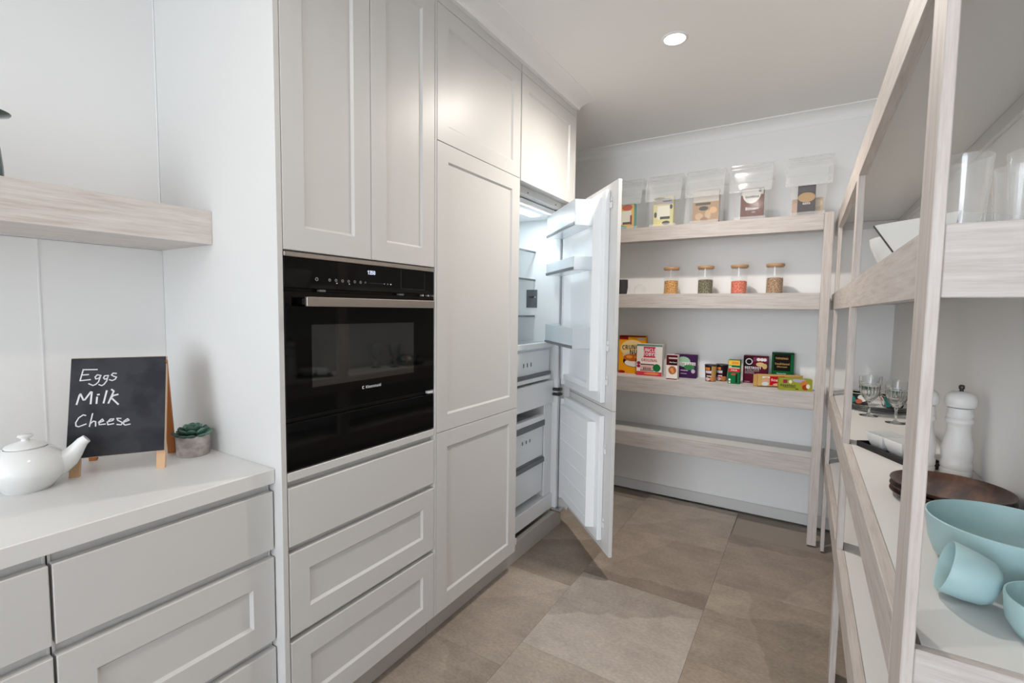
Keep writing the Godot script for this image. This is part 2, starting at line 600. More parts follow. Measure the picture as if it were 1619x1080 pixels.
# ---------------------------------------------------------------- tall cabinets
func cabinets() -> void:
	var X := -1.181
	var P: Material = V["cabinet paint"]
	var C: Material = V["cabinet core"]
	var add_shaker := func(t: Node3D, called: String, y0: float, y1: float, z0: float, z1: float, iz := 0.064, iy := 0.063):
		var s := begin()
		shaker(s, X, y0, y1, z0, z1, iz, iy)
		pw(called, s, P, t)
	# the cabinet round the oven
	var t := thing("oven_cabinet", "tall pale grey cabinet built around the black oven", "cabinet", Vector3(-1.5, 0, -1.057))
	box_world("side_panel", Vector3(-1.8207, 0, -0.7575), Vector3(X, 2.439, -0.7412), P, t)
	box_world("carcass", Vector3(-1.8, 1.4505, -1.3575), Vector3(-1.203, 2.437, -0.758), C, t, 0.0)
	box_world("carcass", Vector3(-1.8, 0.1, -1.3575), Vector3(-1.2035, 0.822, -0.758), P, t, 0.0)
	box_world("end_stile", Vector3(-1.8, 0.105, -1.3685), Vector3(X, 2.439, -1.359), P, t)
	box_world("oven_sill", Vector3(-1.25, 0.8225, -1.357), Vector3(X, 0.8465, -0.7595), P, t)
	box_world("top_filler", Vector3(-1.21, 2.402, -1.357), Vector3(X - 0.001, 2.439, -0.7595), P, t)
	add_shaker.call(t, "door", 1.4515, 2.4, -1.0575, -0.7595)
	add_shaker.call(t, "door", 1.4515, 2.4, -1.357, -1.0595)
	add_shaker.call(t, "drawer", 0.38, 0.6185, -1.357, -0.7605, 0.061, 0.0625)
	add_shaker.call(t, "drawer", 0.105, 0.3625, -1.357, -0.7605, 0.061, 0.0665)
	box_world("drawer", Vector3(X - 0.02, 0.6385, -1.357), Vector3(X, 0.8035, -0.7605), P, t, 0.0015)
	box_world("kickboard", Vector3(-1.26, 0, -1.3685), Vector3(-1.2307, 0.1, -0.758), V["kick"], t)
	# pantry
	t = thing("pantry_cabinet", "tall pale grey three-door cabinet between oven and fridge", "cabinet", Vector3(-1.5, 0, -1.664))
	box_world("carcass", Vector3(-1.8, 0.1, -1.958), Vector3(-1.203, 2.437, -1.3695), C, t, 0.0)
	box_world("end_stile", Vector3(-1.8, 0.105, -1.967), Vector3(X - 0.004, 2.439, -1.9595), P, t)
	box_world("top_filler", Vector3(-1.21, 2.402, -1.958), Vector3(X - 0.001, 2.439, -1.37), P, t)
	add_shaker.call(t, "door", 1.9165, 2.4, -1.9575, -1.3705)
	add_shaker.call(t, "door", 0.8258, 1.9145, -1.9575, -1.3705)
	add_shaker.call(t, "door", 0.105, 0.8238, -1.9575, -1.3705)
	box_world("kickboard", Vector3(-1.26, 0, -1.967), Vector3(-1.2307, 0.1, -1.3695), V["kick"], t)
	box_world("door_buffer", Vector3(-1.2, 0.135, -1.976), Vector3(-1.183, 0.165, -1.969), V["print white"], t)
	# the housing over the fridge
	t = thing("fridge_cabinet", "pale grey overhead cabinet and end panel around the open fridge", "cabinet", Vector3(-1.5, 0, -2.27))
	box_world("carcass", Vector3(-1.8, 1.909, -2.5615), Vector3(-1.203, 2.437, -1.968), C, t, 0.0)
	box_world("end_panel", Vector3(-1.8, 0.1, -2.578), Vector3(X, 2.439, -2.562), P, t)
	box_world("top_filler", Vector3(-1.21, 2.402, -2.5605), Vector3(X - 0.001, 2.439, -1.968), P, t)
	add_shaker.call(t, "door", 1.908, 2.4, -2.5605, -1.9687, 0.064, 0.063)
	box_world("fixing_rail", Vector3(-1.275, 1.872, -2.5615), Vector3(-1.225, 1.9085, -1.969), V["white laminate"], t)
	for z in [-2.11, -2.42]:
		box_world("screw_hole", Vector3(-1.2252, 1.882, z - 0.006), Vector3(-1.2243, 1.887, z + 0.006), V["black"], t, 0.0)
	box_world("kickboard", Vector3(-1.26, 0, -2.578), Vector3(-1.2307, 0.1, -1.968), V["kick"], t)

func bench_side() -> void:
	var P: Material = V["cabinet paint"]
	var X := -1.215
	for u in [[-0.7385, -0.2895, "low pale grey drawer unit beside the tall oven cabinet"], [-0.2865, 0.45, "low pale grey drawer unit at the left edge under the teapot"]]:
		var z0: float = u[0]
		var z1: float = u[1]
		var t := thing("drawer_unit", u[2], "drawer unit", Vector3(-1.5, 0, (z0 + z1) / 2))
		box_world("carcass", Vector3(-1.8, 0.1, z0), Vector3(-1.2385, 0.8215, z1), P, t, 0.0)
		for zz in [z0, z1 - 0.005]:
			box_world("side_edge", Vector3(-1.2385, 0.105, zz), Vector3(-1.2352, 0.8215, zz + 0.005), P, t)
		box_world("drawer", Vector3(X - 0.02, 0.6375, z0 + 0.001), Vector3(X, 0.7985, z1 - 0.001), P, t, 0.0015)
		for r in [[0.377, 0.6135], [0.105, 0.354]]:
			var s := begin()
			shaker(s, X, r[0], r[1], z0 + 0.001, z1 - 0.001, 0.06, 0.0635)
			pw("drawer", s, P, t)
		box_world("kickboard", Vector3(-1.29, 0, z0), Vector3(-1.265, 0.1, z1), V["kick"], t)
	var s2 := begin()
	bx(s2, Vector3(-1.8207, 0.8218, -0.741), Vector3(-1.2094, 0.8613, 0.5), 0.0018)
	var b := mi("benchtop", s2, V["bench stone"], self, "off-white square-edged benchtop over the low drawers")
	b.set_meta("category", "benchtop")
	# splashback sheets under the floating shelf
	var sp := thing("splashback", "white sheet splashback between benchtop and floating shelf", "splashback", Vector3(-1.82, 0.8613, -0.2))
	box_world("panel", Vector3(-1.8203, 0.8613, -0.741), Vector3(-1.8167, 1.4785, -0.4405), V["wall paint"], sp, 0.0008)
	box_world("joint_strip", Vector3(-1.8203, 0.8613, -0.4415), Vector3(-1.8158, 1.4785, -0.4375), V["joint filler"], sp, 0.0)
	box_world("panel", Vector3(-1.8203, 0.8613, -0.4385), Vector3(-1.8167, 1.4785, 0.5), V["wall paint"], sp, 0.0008)
	var sh := thing("floating_shelf", "thick pale timber floating shelf on the left wall", "shelf", Vector3(-1.66, 1.479, -0.2))
	box_world("shelf_board", Vector3(-1.8207, 1.479, -0.741), Vector3(-1.4997, 1.5752, 0.5), V["pale wood along z"], sh, 0.001)
	box_world("light_channel", Vector3(-1.79, 1.4775, -0.72), Vector3(-1.772, 1.479, 0.48), V["white laminate"], sh, 0.0)

# ---------------------------------------------------------------- fridge
func fridge() -> void:
	var W: Material = V["fridge white"]
	var t := thing("fridge", "white integrated fridge freezer standing open with its doors swung out", "fridge", Vector3(-1.5, 0.11, -2.265))
	var s := begin()
	var fx := -1.262
	bx(s, Vector3(-1.8, 0.115, -2.545), Vector3(-1.237, 1.868, -2.515), 0.003)
	bx(s, Vector3(-1.8, 0.115, -2.015), Vector3(fx, 1.868, -1.985), 0.003)
	bx(s, Vector3(-1.8, 0.115, -2.515), Vector3(-1.765, 1.868, -2.015), 0.0)
	bx(s, Vector3(-1.765, 1.828, -2.515), Vector3(fx, 1.868, -2.015), 0.003)
	bx(s, Vector3(-1.765, 0.115, -2.515), Vector3(fx, 0.205, -2.015), 0.003)
	bx(s, Vector3(-1.765, 0.755, -2.515), Vector3(fx, 0.889, -2.015), 0.003)
	bx(s, Vector3(-1.765, 0.205, -2.515), Vector3(fx - 0.012, 0.755, -2.425), 0.004)
	pw("body", s, W, t)
	# lamp in the roof of the fridge
	var lm := mat("fridge lamp glow", Color(1, 1, 1), 0.4)
	lm.emission_enabled = true
	lm.emission = Color(0.97, 0.99, 1.0)
	lm.emission_energy_multiplier = 1.4
	box_world("lamp_lens", Vector3(-1.362, 1.822, -2.385), Vector3(-1.304, 1.8285, -2.12), lm, t, 0.001)
	var al := AreaLight3D.new()
	al.name = "fridge_lamp"
	al.area_size = Vector2(0.055, 0.26)
	al.area_normalize_energy = true
	al.light_energy = 0.15
	al.light_color = Color(0.92, 0.97, 1.0)
	al.shadow_enabled = true
	al.area_range = 4.0
	t.add_child(al)
	al.rotation_degrees = Vector3(-90, 0, 0)
	al.position = Vector3(-1.333, 1.818, -2.25) - t.position
	for y in [1.643, 1.479, 1.265]:
		var g := box_world("glass_shelf", Vector3(-1.75, y - 0.008, -2.514), Vector3(-1.402, y - 0.002, -2.016), V["shelf glass"], t, 0.0)
		var e := box_part("shelf_trim", Vector3(-1.404, y - 0.008, -2.512), Vector3(-1.397, y + 0.003, -2.018), V["fridge grey"], g)
		e.name = "shelf_trim"
	var g2 := box_world("glass_shelf", Vector3(-1.75, 1.108, -2.514), Vector3(-1.29, 1.114, -2.016), V["shelf glass"], t, 0.0)
	box_part("shelf_trim", Vector3(-1.292, 1.087, -2.513), Vector3(-1.264, 1.116, -2.017), W, g2, 0.002)
	# salad drawer and the two freezer drawers
	var dr := func(y0: float, y1: float, z0: float, sy0: float, sy1: float, called: String):
		var q := begin()
		bx(q, Vector3(-1.72, y0, z0), Vector3(-1.276, y1, -2.03), 0.004)
		var d := pw(called, q, V["drawer plastic"], t)
		box_part("drawer_handle", Vector3(-1.277, sy0, z0 + 0.002), Vector3(-1.262, sy1, -2.032), V["fridge grey"], d, 0.003)
		return d
	var d1: MeshInstance3D = dr.call(0.9, 1.076, -2.477, 0.929, 0.948, "salad_drawer")
	box_part("drawer_foot", Vector3(-1.277, 0.903, -2.475), Vector3(-1.266, 0.926, -2.032), W, d1, 0.002)
	var d2: MeshInstance3D = dr.call(0.46, 0.668, -2.413, 0.637, 0.672, "freezer_drawer")
	box_part("drawer_rim", Vector3(-1.3, 0.668, -2.413), Vector3(-1.266, 0.7, -2.03), W, d2, 0.003)
	dr.call(0.247, 0.447, -2.413, 0.424, 0.452, "freezer_drawer")
	for zz in [-2.18, -2.22, -2.26]:
		box_part("food_symbol", Vector3(-1.2765, 0.99, zz - 0.006), Vector3(-1.2755, 1.012, zz + 0.006), V["fridge grey"], d1, 0.0)
		box_part("food_symbol", Vector3(-1.2765, 0.57, zz - 0.006), Vector3(-1.2755, 0.588, zz + 0.006), V["fridge grey"], d2, 0.0)
	var tp := box_world("temperature_panel", Vector3(-1.458, 1.313, -2.5155), Vector3(-1.384, 1.42, -2.511), V["fridge grey"], t)
	words("TEMP", 0.011, Vector3(-1.424, 1.376, -2.5106), Basis(), V["black"], tp, true, 1.0)
	box_part("indicator", Vector3(-1.4, 1.373, -2.5112), Vector3(-1.394, 1.379, -2.5105), V["print white"], tp, 0.0)
	# the doors, both swung out 46 degrees about the far edge; +x runs from hinge to free edge, +z is the inner side
	var fr := Transform3D(Basis(Vector3.UP, deg_to_rad(-45.65)), Vector3(-1.175, 0, -2.555))
	var local := t.transform.affine_inverse() * fr
	for k in 2:
		var y0: float = [0.828, 0.118][k]
		var y1: float = [1.9, 0.826][k]
		var q := begin()
		bx(q, Vector3(0, y0, -0.018), Vector3(0.591, y1, 0.0), 0.0012)
		var d := mi("upper_door" if k == 0 else "freezer_door", q, V["white laminate"], t, "large upper door with door bins" if k == 0 else "lower door with grooved lining")
		d.transform = local
		q = begin()
		var l0: float = [0.853, 0.166][k]
		var l1: float = [1.868, 0.788][k]
		bx(q, Vector3(-0.034, l0, 0.001), Vector3(0.509, l1, 0.027), 0.003)
		mi("door_lining", q, W, d)
		box_part("gasket", Vector3(-0.036, l0 + 0.01, 0.0272), Vector3(-0.014, l1 - 0.01, 0.05), W, d, 0.003)
		for y in ([0.955, 1.12, 1.795] if k == 0 else [0.25, 0.62]):
			var c := begin()
			bx(c, Vector3(0.512, y - 0.014, 0.0005), Vector3(0.535, y + 0.014, 0.007), 0.002)
			bx(c, Vector3(0.516, y + 0.018, 0.0005), Vector3(0.53, y + 0.036, 0.005), 0.002)
			mi("slide_bracket", c, V["print white"], d)
		if k == 1:
			q = begin()
			var prof := PackedVector2Array([Vector2(0.012, 0.027), Vector2(0.46, 0.027), Vector2(0.448, 0.066), Vector2(0.024, 0.066)])
			prism(q, prof, Vector3(0, 0.214, 0), Vector3(1, 0, 0), Vector3(0, 0, 1), Vector3(0, 1, 0), 0.535)
			mi("inner_panel", q, W, d)
			for y in [0.262, 0.36, 0.458, 0.556, 0.655]:
				box_part("ridge", Vector3(0.03, y - 0.003, 0.0655), Vector3(0.435, y + 0.003, 0.0685), W, d, 0.001)
		else:
			q = begin()   # raised frame round the inside of the upper door
			prism(q, PackedVector2Array([Vector2(0.405, 0.027), Vector2(0.47, 0.027), Vector2(0.458, 0.066), Vector2(0.417, 0.066)]), Vector3(0, 0.905, 0), Vector3(1, 0, 0), Vector3(0, 0, 1), Vector3(0, 1, 0), 0.935)
			prism(q, PackedVector2Array([Vector2(0.0, 0.027), Vector2(0.05, 0.027), Vector2(0.042, 0.066), Vector2(0.008, 0.066)]), Vector3(0, 0.905, 0), Vector3(1, 0, 0), Vector3(0, 0, 1), Vector3(0, 1, 0), 0.935)
			bx(q, Vector3(0.03, 0.905, 0.02), Vector3(0.44, 0.935, 0.06), 0.004)
			mi("raised_frame", q, W, d)
			var bins := [[1.706, 1.83, 1.715], [1.494, 1.56, 1.505], [1.112, 1.218, 1.125]]
			for b in bins:
				q = begin()
				bx(q, Vector3(0.0, b[0], 0.06), Vector3(0.458, b[0] + 0.006, 0.158), 0.002)
				bx(q, Vector3(0.0, b[0], 0.06), Vector3(0.004, b[1], 0.158), 0.001)
				bx(q, Vector3(0.454, b[0], 0.045), Vector3(0.458, b[1], 0.158), 0.001)
				bx(q, Vector3(0.0, b[0], 0.155), Vector3(0.458, b[1], 0.159), 0.001)
				mi("door_bin", q, V["bin plastic"], d)
				box_part("bin_trim", Vector3(0.0, b[0] + 0.002, 0.1595), Vector3(0.458, b[0] + 0.016, 0.163), V["fridge grey"], d, 0.001)
	for y in [0.835, 0.806]:
		box_world("hinge", Vector3(-1.262, y - 0.008, -2.535), Vector3(-1.215, y + 0.008, -2.495), V["dark steel"], t, 0.003)
	box_world("hinge", Vector3(-1.262, 1.868, -2.54), Vector3(-1.2, 1.885, -2.49), V["dark steel"], t, 0.003)
	box_world("foot_bracket", Vector3(-1.265, 0.1, -2.545), Vector3(-1.195, 0.1145, -2.495), V["chrome"], t, 0.003)

# ---------------------------------------------------------------- oven
func oven() -> void:
	var t := thing("oven", "black glass built-in oven with a steel bar handle", "oven", Vector3(-1.45, 0.848, -1.057))
	var X := -1.183
	var B: Material = V["black glass"]
	var R := Basis(Vector3.UP, PI / 2)        # lettering that faces +x
	box_world("body", Vector3(-1.75, 0.8475, -1.35), Vector3(-1.205, 1.4475, -0.765), V["black enamel"], t, 0.0)
	box_world("top_trim", Vector3(-1.205, 1.4345, -1.3555), Vector3(X + 0.002, 1.4475, -0.7605), V["steel"], t, 0.0015)
	var cp := box_world("control_panel", Vector3(-1.205, 1.3505, -1.3555), Vector3(X, 1.434, -0.7605), B, t, 0.0015)
	var glow := mat("display glow", Color(0.1, 0.1, 0.12), 0.4)
	glow.emission_enabled = true
	glow.emission = Color(0.86, 0.89, 1.0)
	glow.emission_energy_multiplier = 1.2
	words("1350", 0.0125, Vector3(X + 0.0006, 1.4105, -1.058), R, glow, cp, true, 0.85, "display_screen")
	var zs := [-0.86, -0.903, -0.925, -0.948, -0.97, -0.993, -1.015, -1.034]
	for i in zs.size():
		var s := begin()
		var r := 0.0052 if i < 1 else (0.0042 if i < 7 else 0.0028)
		lathe(s, [Vector2(r * 0.55, 0.0003), Vector2(r, 0.0003), Vector2(r, 0.0)], Vector3(X, 1.3785, zs[i]), 14, 0.0, false, Basis(Vector3.BACK, -PI / 2))
		mi("touch_icon", s, V["print grey"], cp)
		if i in [2, 4]:
			box_part("touch_icon", Vector3(X, 1.369, zs[i] - 0.004), Vector3(X + 0.0005, 1.372, zs[i] - 0.001), V["print white"], cp, 0.0)
	box_part("slider_line", Vector3(X, 1.3775, -1.108), Vector3(X + 0.0004, 1.3787, -1.047), V["dark steel"], cp, 0.0)
	for z in [-1.113, -1.127, -1.141]:
		box_part("touch_icon", Vector3(X, 1.3765, z - 0.0025), Vector3(X + 0.0004, 1.3795, z + 0.0025), V["print grey"] if z > -1.13 else V["print white"], cp, 0.0)
	var sd := begin()
	for e in [[1.366, 1.3675, -1.305, -1.187], [1.366, 1.43, -1.1885, -1.187], [1.366, 1.43, -1.305, -1.3035]]:
		bx(sd, Vector3(X, e[0], e[2]), Vector3(X + 0.0004, e[1], e[3]), 0.0)
	mi("water_tank_outline", sd, V["dark steel"], cp)
	# door, its window, handle and name
	var d := box_world("door", Vector3(-1.205, 0.997, -1.3555), Vector3(X, 1.3435, -0.7605), B, t, 0.0015)
	box_part("window", Vector3(X - 0.001, 1.073, -1.249), Vector3(X + 0.0005, 1.2505, -0.8405), V["oven window"], d, 0.0)
	var h := box_part("handle", Vector3(-1.153, 1.3015, -1.3145), Vector3(-1.143, 1.3275, -0.8), V["steel"], d, 0.0015)
	h.name = "handle"
	for z in [-1.29, -0.825]:
		box_part("handle_mount", Vector3(X - 0.001, 1.306, z - 0.012), Vector3(-1.153, 1.323, z + 0.012), V["dark steel"], d, 0.001)
	words("Kleenmaid", 0.0085, Vector3(X + 0.0006, 1.0488, -1.064), R, V["print white"], d, false, 1.15)
	var lg := begin()
	bx(lg, Vector3(X, 1.0445, -1.021), Vector3(X + 0.0005, 1.0535, -1.0185), 0.0)
	bx(lg, Vector3(X, 1.0445, -1.0255), Vector3(X + 0.0005, 1.0465, -1.0185), 0.0)
	bx(lg, Vector3(X, 1.0515, -1.0255), Vector3(X + 0.0005, 1.0535, -1.0185), 0.0)
	mi("emblem", lg, V["print white"], d)
	box_world("warming_drawer", Vector3(-1.205, 0.851, -1.3555), Vector3(X, 0.9815, -0.7605), B, t, 0.0015)
	box_world("latch", Vector3(-1.2, 0.9845, -1.3545), Vector3(X - 0.002, 0.9945, -1.328), V["print white"], t, 0.001)
	for z in [-1.302, -1.33]:
		box_world("vent_clip", Vector3(-1.2, 1.3438, z - 0.002), Vector3(X - 0.003, 1.3498, z + 0.002), V["print white"], t, 0.0)
	for z in [-0.882, -1.195]:
		box_world("vent_clip", Vector3(-1.2, 1.3438, z - 0.01), Vector3(X - 0.004, 1.3495, z + 0.01), V["print grey"], t, 0.0)

# ---------------------------------------------------------------- open shelving
func far_shelves() -> void:
	var t := thing("far_shelving", "pale timber shelving with white boards across the end wall", "shelving", Vector3(-0.87, 0, -3.25))
	box_world("post", Vector3(0.048, 0, -3.123), Vector3(0.093, 1.845, -3.101), V["wood upright"], t)
	box_world("post", Vector3(-1.815, 0, -3.123), Vector3(-1.77, 1.845, -3.101), V["wood upright"], t)
	for y in [[1.841, 1.7526], [1.413, 1.322], [0.862, 0.766], [0.491, 0.398]]:
		box_world("rail", Vector3(-1.77, y[1], -3.125), Vector3(0.0475, y[0], -3.103), V["wood along x"], t)
		box_world("shelf_board", Vector3(-1.815, y[0] - 0.018, -3.3935), Vector3(0.09, y[0], -3.1255), V["white laminate"], t, 0.0)
		box_world("wall_cleat", Vector3(-1.815, y[0] - 0.06, -3.3935), Vector3(0.09, y[0] - 0.0185, -3.382), V["white laminate"], t)

func right_shelves() -> void:
	var t := thing("right_shelving", "pale timber shelving with white boards along the right wall", "shelving", Vector3(0.1254, 0, -0.79), 0.0058)
	var U: Material = V["wood upright"]
	box_part("post", Vector3(0, 0, -0.08), Vector3(0.0135, 1.846, 0), U, t)
	box_part("post", Vector3(0, 0, -1.235), Vector3(0.019, 1.843, -1.165), U, t)
	box_part("post", Vector3(0.0, 0, -2.325), Vector3(0.018, 1.846, -2.264), U, t)
	box_part("post", Vector3(0.27, 0, -0.08), Vector3(0.292, 1.846, 0), U, t)
	for y in [[1.841, 1.7526], [1.413, 1.322], [0.862, 0.766], [0.491, 0.398]]:
		for z in [[-1.1645, -0.0805], [-2.2635, -1.2355], [-2.602, -2.3255]]:
			box_part("rail", Vector3(0, y[1], z[0]), Vector3(0.022, y[0], z[1]), V["wood along z"], t)
		box_part("end_rail", Vector3(0.0138, y[1], -0.016), Vector3(0.2695, y[0], -0.001), V["wood along x"], t)
		box_part("shelf_board", Vector3(0.0225, y[0] - 0.018, -2.602), Vector3(0.2955, y[0], -0.0165), V["white laminate"], t, 0.0)
		var s := begin()
		bx(s, Vector3(0.284, y[0] - 0.06, -2.602), Vector3(0.2955, y[0] - 0.0185, -0.09), 0.001)
		bx(s, Vector3(0.0225, y[0] - 0.06, -2.602), Vector3(0.284, y[0] - 0.0185, -2.59), 0.001)
		mi("wall_cleat", s, V["white laminate"], t)

# ---------------------------------------------------------------- things on the far shelves
func shell(s: SurfaceTool, w0: float, d0: float, w1: float, d1: float, y0: float, y1: float, zf0: float, zf1: float) -> void:
	# four walls of a tapering box: bottom w0 x d0 with its front at zf0, top w1 x d1 with its front at zf1
	var a := [Vector3(-w0 / 2, y0, zf0), Vector3(w0 / 2, y0, zf0), Vector3(w0 / 2, y0, zf0 - d0), Vector3(-w0 / 2, y0, zf0 - d0)]
	var b := [Vector3(-w1 / 2, y1, zf1), Vector3(w1 / 2, y1, zf1), Vector3(w1 / 2, y1, zf1 - d1), Vector3(-w1 / 2, y1, zf1 - d1)]
	for k in 4:
		var j := (k + 1) % 4
		var n: Vector3 = (a[j] - a[k]).cross(b[k] - a[k]).normalized()
		quad(s, a[k], a[j], b[j], b[k], n)

func far_things() -> void:
	var Y1 := 1.841
	var Y2 := 1.413
	# clear flip-lid bins
	var src: Node3D
	var bins := [[-1.07, "clear flip-lid bin half hidden by the fridge door, holding a teal packet"], [-0.8205, "clear flip-lid bin holding the yellow patterned packet"], [-0.5735, "clear flip-lid bin holding the bag of pasta"], [-0.321, "clear flip-lid bin holding the brown rice packet"], [-0.033, "clear flip-lid bin nearest the corner post, holding a dark pouch"]]
	for b in bins:
		if src == null:
			src = thing("storage_bin", b[1], "storage bin", Vector3(b[0], Y1, -3.13), 0.0, "clear bins on the top shelf")
			var s := begin()
			shell(s, 0.164, 0.2, 0.182, 0.21, 0.002, 0.26, 0.0, 0.002)
			bx(s, Vector3(-0.08, 0.0, -0.198), Vector3(0.08, 0.005, -0.002), 0.001)
			mi("body", s, V["clear plastic"], src)
			s = begin()
			bx(s, Vector3(-0.084, 0.002, -0.003), Vector3(0.084, 0.02, 0.003), 0.003)
			mi("foot_rim", s, V["clear plastic lid"], src)
			s = begin()
			prism(s, PackedVector2Array([Vector2(0.016, 0.158), Vector2(0.019, 0.166), Vector2(-0.022, 0.322), Vector2(-0.028, 0.327), Vector2(-0.205, 0.327), Vector2(-0.205, 0.262), Vector2(-0.02, 0.262)]), Vector3(-0.111, 0, 0), Vector3(0, 0, 1), Vector3(0, 1, 0), Vector3(1, 0, 0), 0.222)
			mi("flip_lid", s, V["clear plastic lid"], src)
			s = begin()
			for y in [0.318, 0.296]:
				s = begin()
				bx(s, Vector3(-0.105, y, -0.024 + (0.318 - y) * 0.29), Vector3(0.105, y + 0.005, -0.014 + (0.318 - y) * 0.29), 0.002)
				mi("lid_ridge", s, V["clear plastic lid"], src)
			s = begin()
			var path := [Vector2(-0.109, 0.325)]
			for k in 7:
				var a := PI + PI / 2.0 * k / 6.0
				path.append(Vector2(-0.083 + 0.026 * cos(a), 0.188 + 0.026 * sin(a)))
			for k in 7:
				var a := PI * 1.5 + PI / 2.0 * k / 6.0
				path.append(Vector2(0.083 + 0.026 * cos(a), 0.188 + 0.026 * sin(a)))
			path.append(Vector2(0.109, 0.325))
			var p3d := []
			var rad := []
			for q in path:
				p3d.append(Vector3(q.x, q.y, 0.021 - (q.y - 0.166) * 0.263))
				rad.append(0.0028)
			tube(s, p3d, rad, 8)
			mi("lid_lip", s, V["clear plastic lid"], src)
		else:
			dup(src, b[1], Vector3(b[0], Y1, -3.13))
	# what is in the bins
	var f := Y1 + 0.006
	var cream := Color(0.93, 0.92, 0.85)
	var yel := Color(0.93, 0.87, 0.5)
	var dk := Color(0.25, 0.25, 0.28)
	pouch("food_packet", "teal, yellow and orange food packet in the bin beside the fridge door", "packet", 0.12, 0.165, 0.05, Color(0.3, 0.68, 0.6), [["r", 0.1, 0.0, 1.0, 1.0, Color(0.92, 0.74, 0.4)], ["e", 0.6, 0.12, 0.3, 0.13, Color(0.8, 0.36, 0.2)], ["r", 0.2, 0.25, 0.85, 0.8, cream], ["r", 0.78, 0.45, 0.9, 0.85, Color(0.6, 0.2, 0.25)], ["r", 0.35, 0.72, 0.85, 0.82, Color(0.3, 0.24, 0.22)], ["e", 0.3, 0.95, 0.3, 0.1, Color(0.3, 0.68, 0.6)]], Vector3(-1.07, f, -3.17))
	pouch("food_packet", "pale yellow patterned food packet with white label", "packet", 0.125, 0.19, 0.05, Color(0.87, 0.84, 0.62), [["e", 0.3, 0.06, 0.28, 0.06, dk], ["e", 0.7, 0.12, 0.25, 0.07, Color(0.5, 0.52, 0.5)], ["r", 0.0, 0.17, 1.0, 0.24, Color(0.78, 0.72, 0.84)], ["r", 0.2, 0.3, 0.85, 0.78, cream], ["e", 0.1, 0.6, 0.07, 0.1, dk], ["e", 0.9, 0.35, 0.07, 0.08, dk], ["r", 0.35, 0.68, 0.85, 0.77, Color(0.22, 0.2, 0.22)], ["e", 0.65, 0.9, 0.2, 0.07, dk], ["e", 0.25, 0.92, 0.2, 0.08, yel]], Vector3(-0.822, f, -3.17))
	pouch("pasta_bag", "bag of dry beige pasta with a dark printed top", "packet", 0.15, 0.2, 0.055, Color(0.68, 0.56, 0.43), [["r", 0.0, 0.0, 1.0, 0.35, Color(0.8, 0.77, 0.73)], ["r", 0.1, 0.37, 0.7, 0.45, Color(0.3, 0.28, 0.25)], ["e", 0.42, 0.55, 0.18, 0.07, Color(0.25, 0.23, 0.23)], ["e", 0.25, 0.8, 0.16, 0.11, Color(0.78, 0.67, 0.54)], ["e", 0.6, 0.75, 0.12, 0.14, Color(0.78, 0.67, 0.54)], ["e", 0.8, 0.62, 0.14, 0.1, Color(0.85, 0.68, 0.5)], ["e", 0.45, 0.9, 0.15, 0.07, Color(0.6, 0.47, 0.35)]], Vector3(-0.566, f, -3.17))
	var rice := pouch("rice_packet", "brown rice packet with a white rounded top panel", "packet", 0.12, 0.18, 0.05, Color(0.42, 0.25, 0.2), [["r", 0.0, 0.0, 1.0, 0.2, Color(0.82, 0.8, 0.78)], ["e", 0.48, 0.12, 0.42, 0.36, Color(0.9, 0.89, 0.87)], ["e", 0.85, 0.06, 0.06, 0.06, Color(0.45, 0.38, 0.33)]], Vector3(-0.312, f, -3.17))
	words("SunRice", 0.014, Vector3(0, 0.128, 0.0275), Basis(), V["black"], rice)
	words("Brown", 0.016, Vector3(0, 0.06, 0.0275), Basis(), V["print white"], rice)
	words("rice", 0.009, Vector3(0.01, 0.04, 0.0275), Basis(), V["print white"], rice, false)
	pouch("biscuit_packet", "low tan packet behind the dark oat pouch", "packet", 0.15, 0.1, 0.05, Color(0.78, 0.66, 0.54), [["e", 0.8, 0.3, 0.2, 0.2, Color(0.84, 0.76, 0.62)], ["e", 0.15, 0.5, 0.2, 0.3, Color(0.85, 0.7, 0.62)]], Vector3(-0.035, f, -3.215))
	var oat := pouch("oat_pouch", "dark brown pouch with an oval of grain printed on it", "packet", 0.085, 0.165, 0.04, Color(0.2, 0.14, 0.15), [["r", 0.0, 0.02, 1.0, 0.2, Color(0.28, 0.25, 0.27)], ["e", 0.5, 0.4, 0.5, 0.17, Color(0.72, 0.58, 0.38)]], Vector3(-0.04, f, -3.165))
	words("oats", 0.013, Vector3(0, 0.062, 0.0225), Basis(), V["print white"], oat)
	# jars with bamboo lids
	var jars := [[-0.77, "yellow", Color(0.86, 0.6, 0.22), Color(0.72, 0.45, 0.12), 0.085, "glass jar of yellow split grain with a bamboo lid"], [-0.56, "green", Color(0.42, 0.38, 0.2), Color(0.16, 0.16, 0.09), 0.087, "glass jar of dark green seeds with a bamboo lid"], [-0.368, "orange", Color(0.9, 0.42, 0.27), Color(0.82, 0.33, 0.2), 0.075, "glass jar of orange lentils with a bamboo lid"], [-0.178, "tan", Color(0.68, 0.52, 0.36), Color(0.55, 0.4, 0.26), 0.09, "glass jar of tan grain with a bamboo lid"]]
	for j in jars:
		var t := thing("storage_jar", j[5], "jar", Vector3(j[0], Y2, -3.2), 0.0, "glass jars on the second shelf")
		var s := begin()
		lathe(s, [Vector2(0, 0.0), Vector2(0.042, 0.0), Vector2(0.0455, 0.004), Vector2(0.0455, 0.157)], Vector3.ZERO, 36)
		mi("jar_glass", s, V["clear glass"], t)
		s = begin()
		lathe(s, [Vector2(0, 0.153), Vector2(0.044, 0.153), Vector2(0.046, 0.157), Vector2(0.049, 0.159), Vector2(0.049, 0.171), Vector2(0.047, 0.173), Vector2(0, 0.173)], Vector3.ZERO, 36)
		mi("lid", s, V["bamboo"], t)
		var fm := mat("fill " + j[1], Color.WHITE, 0.8)
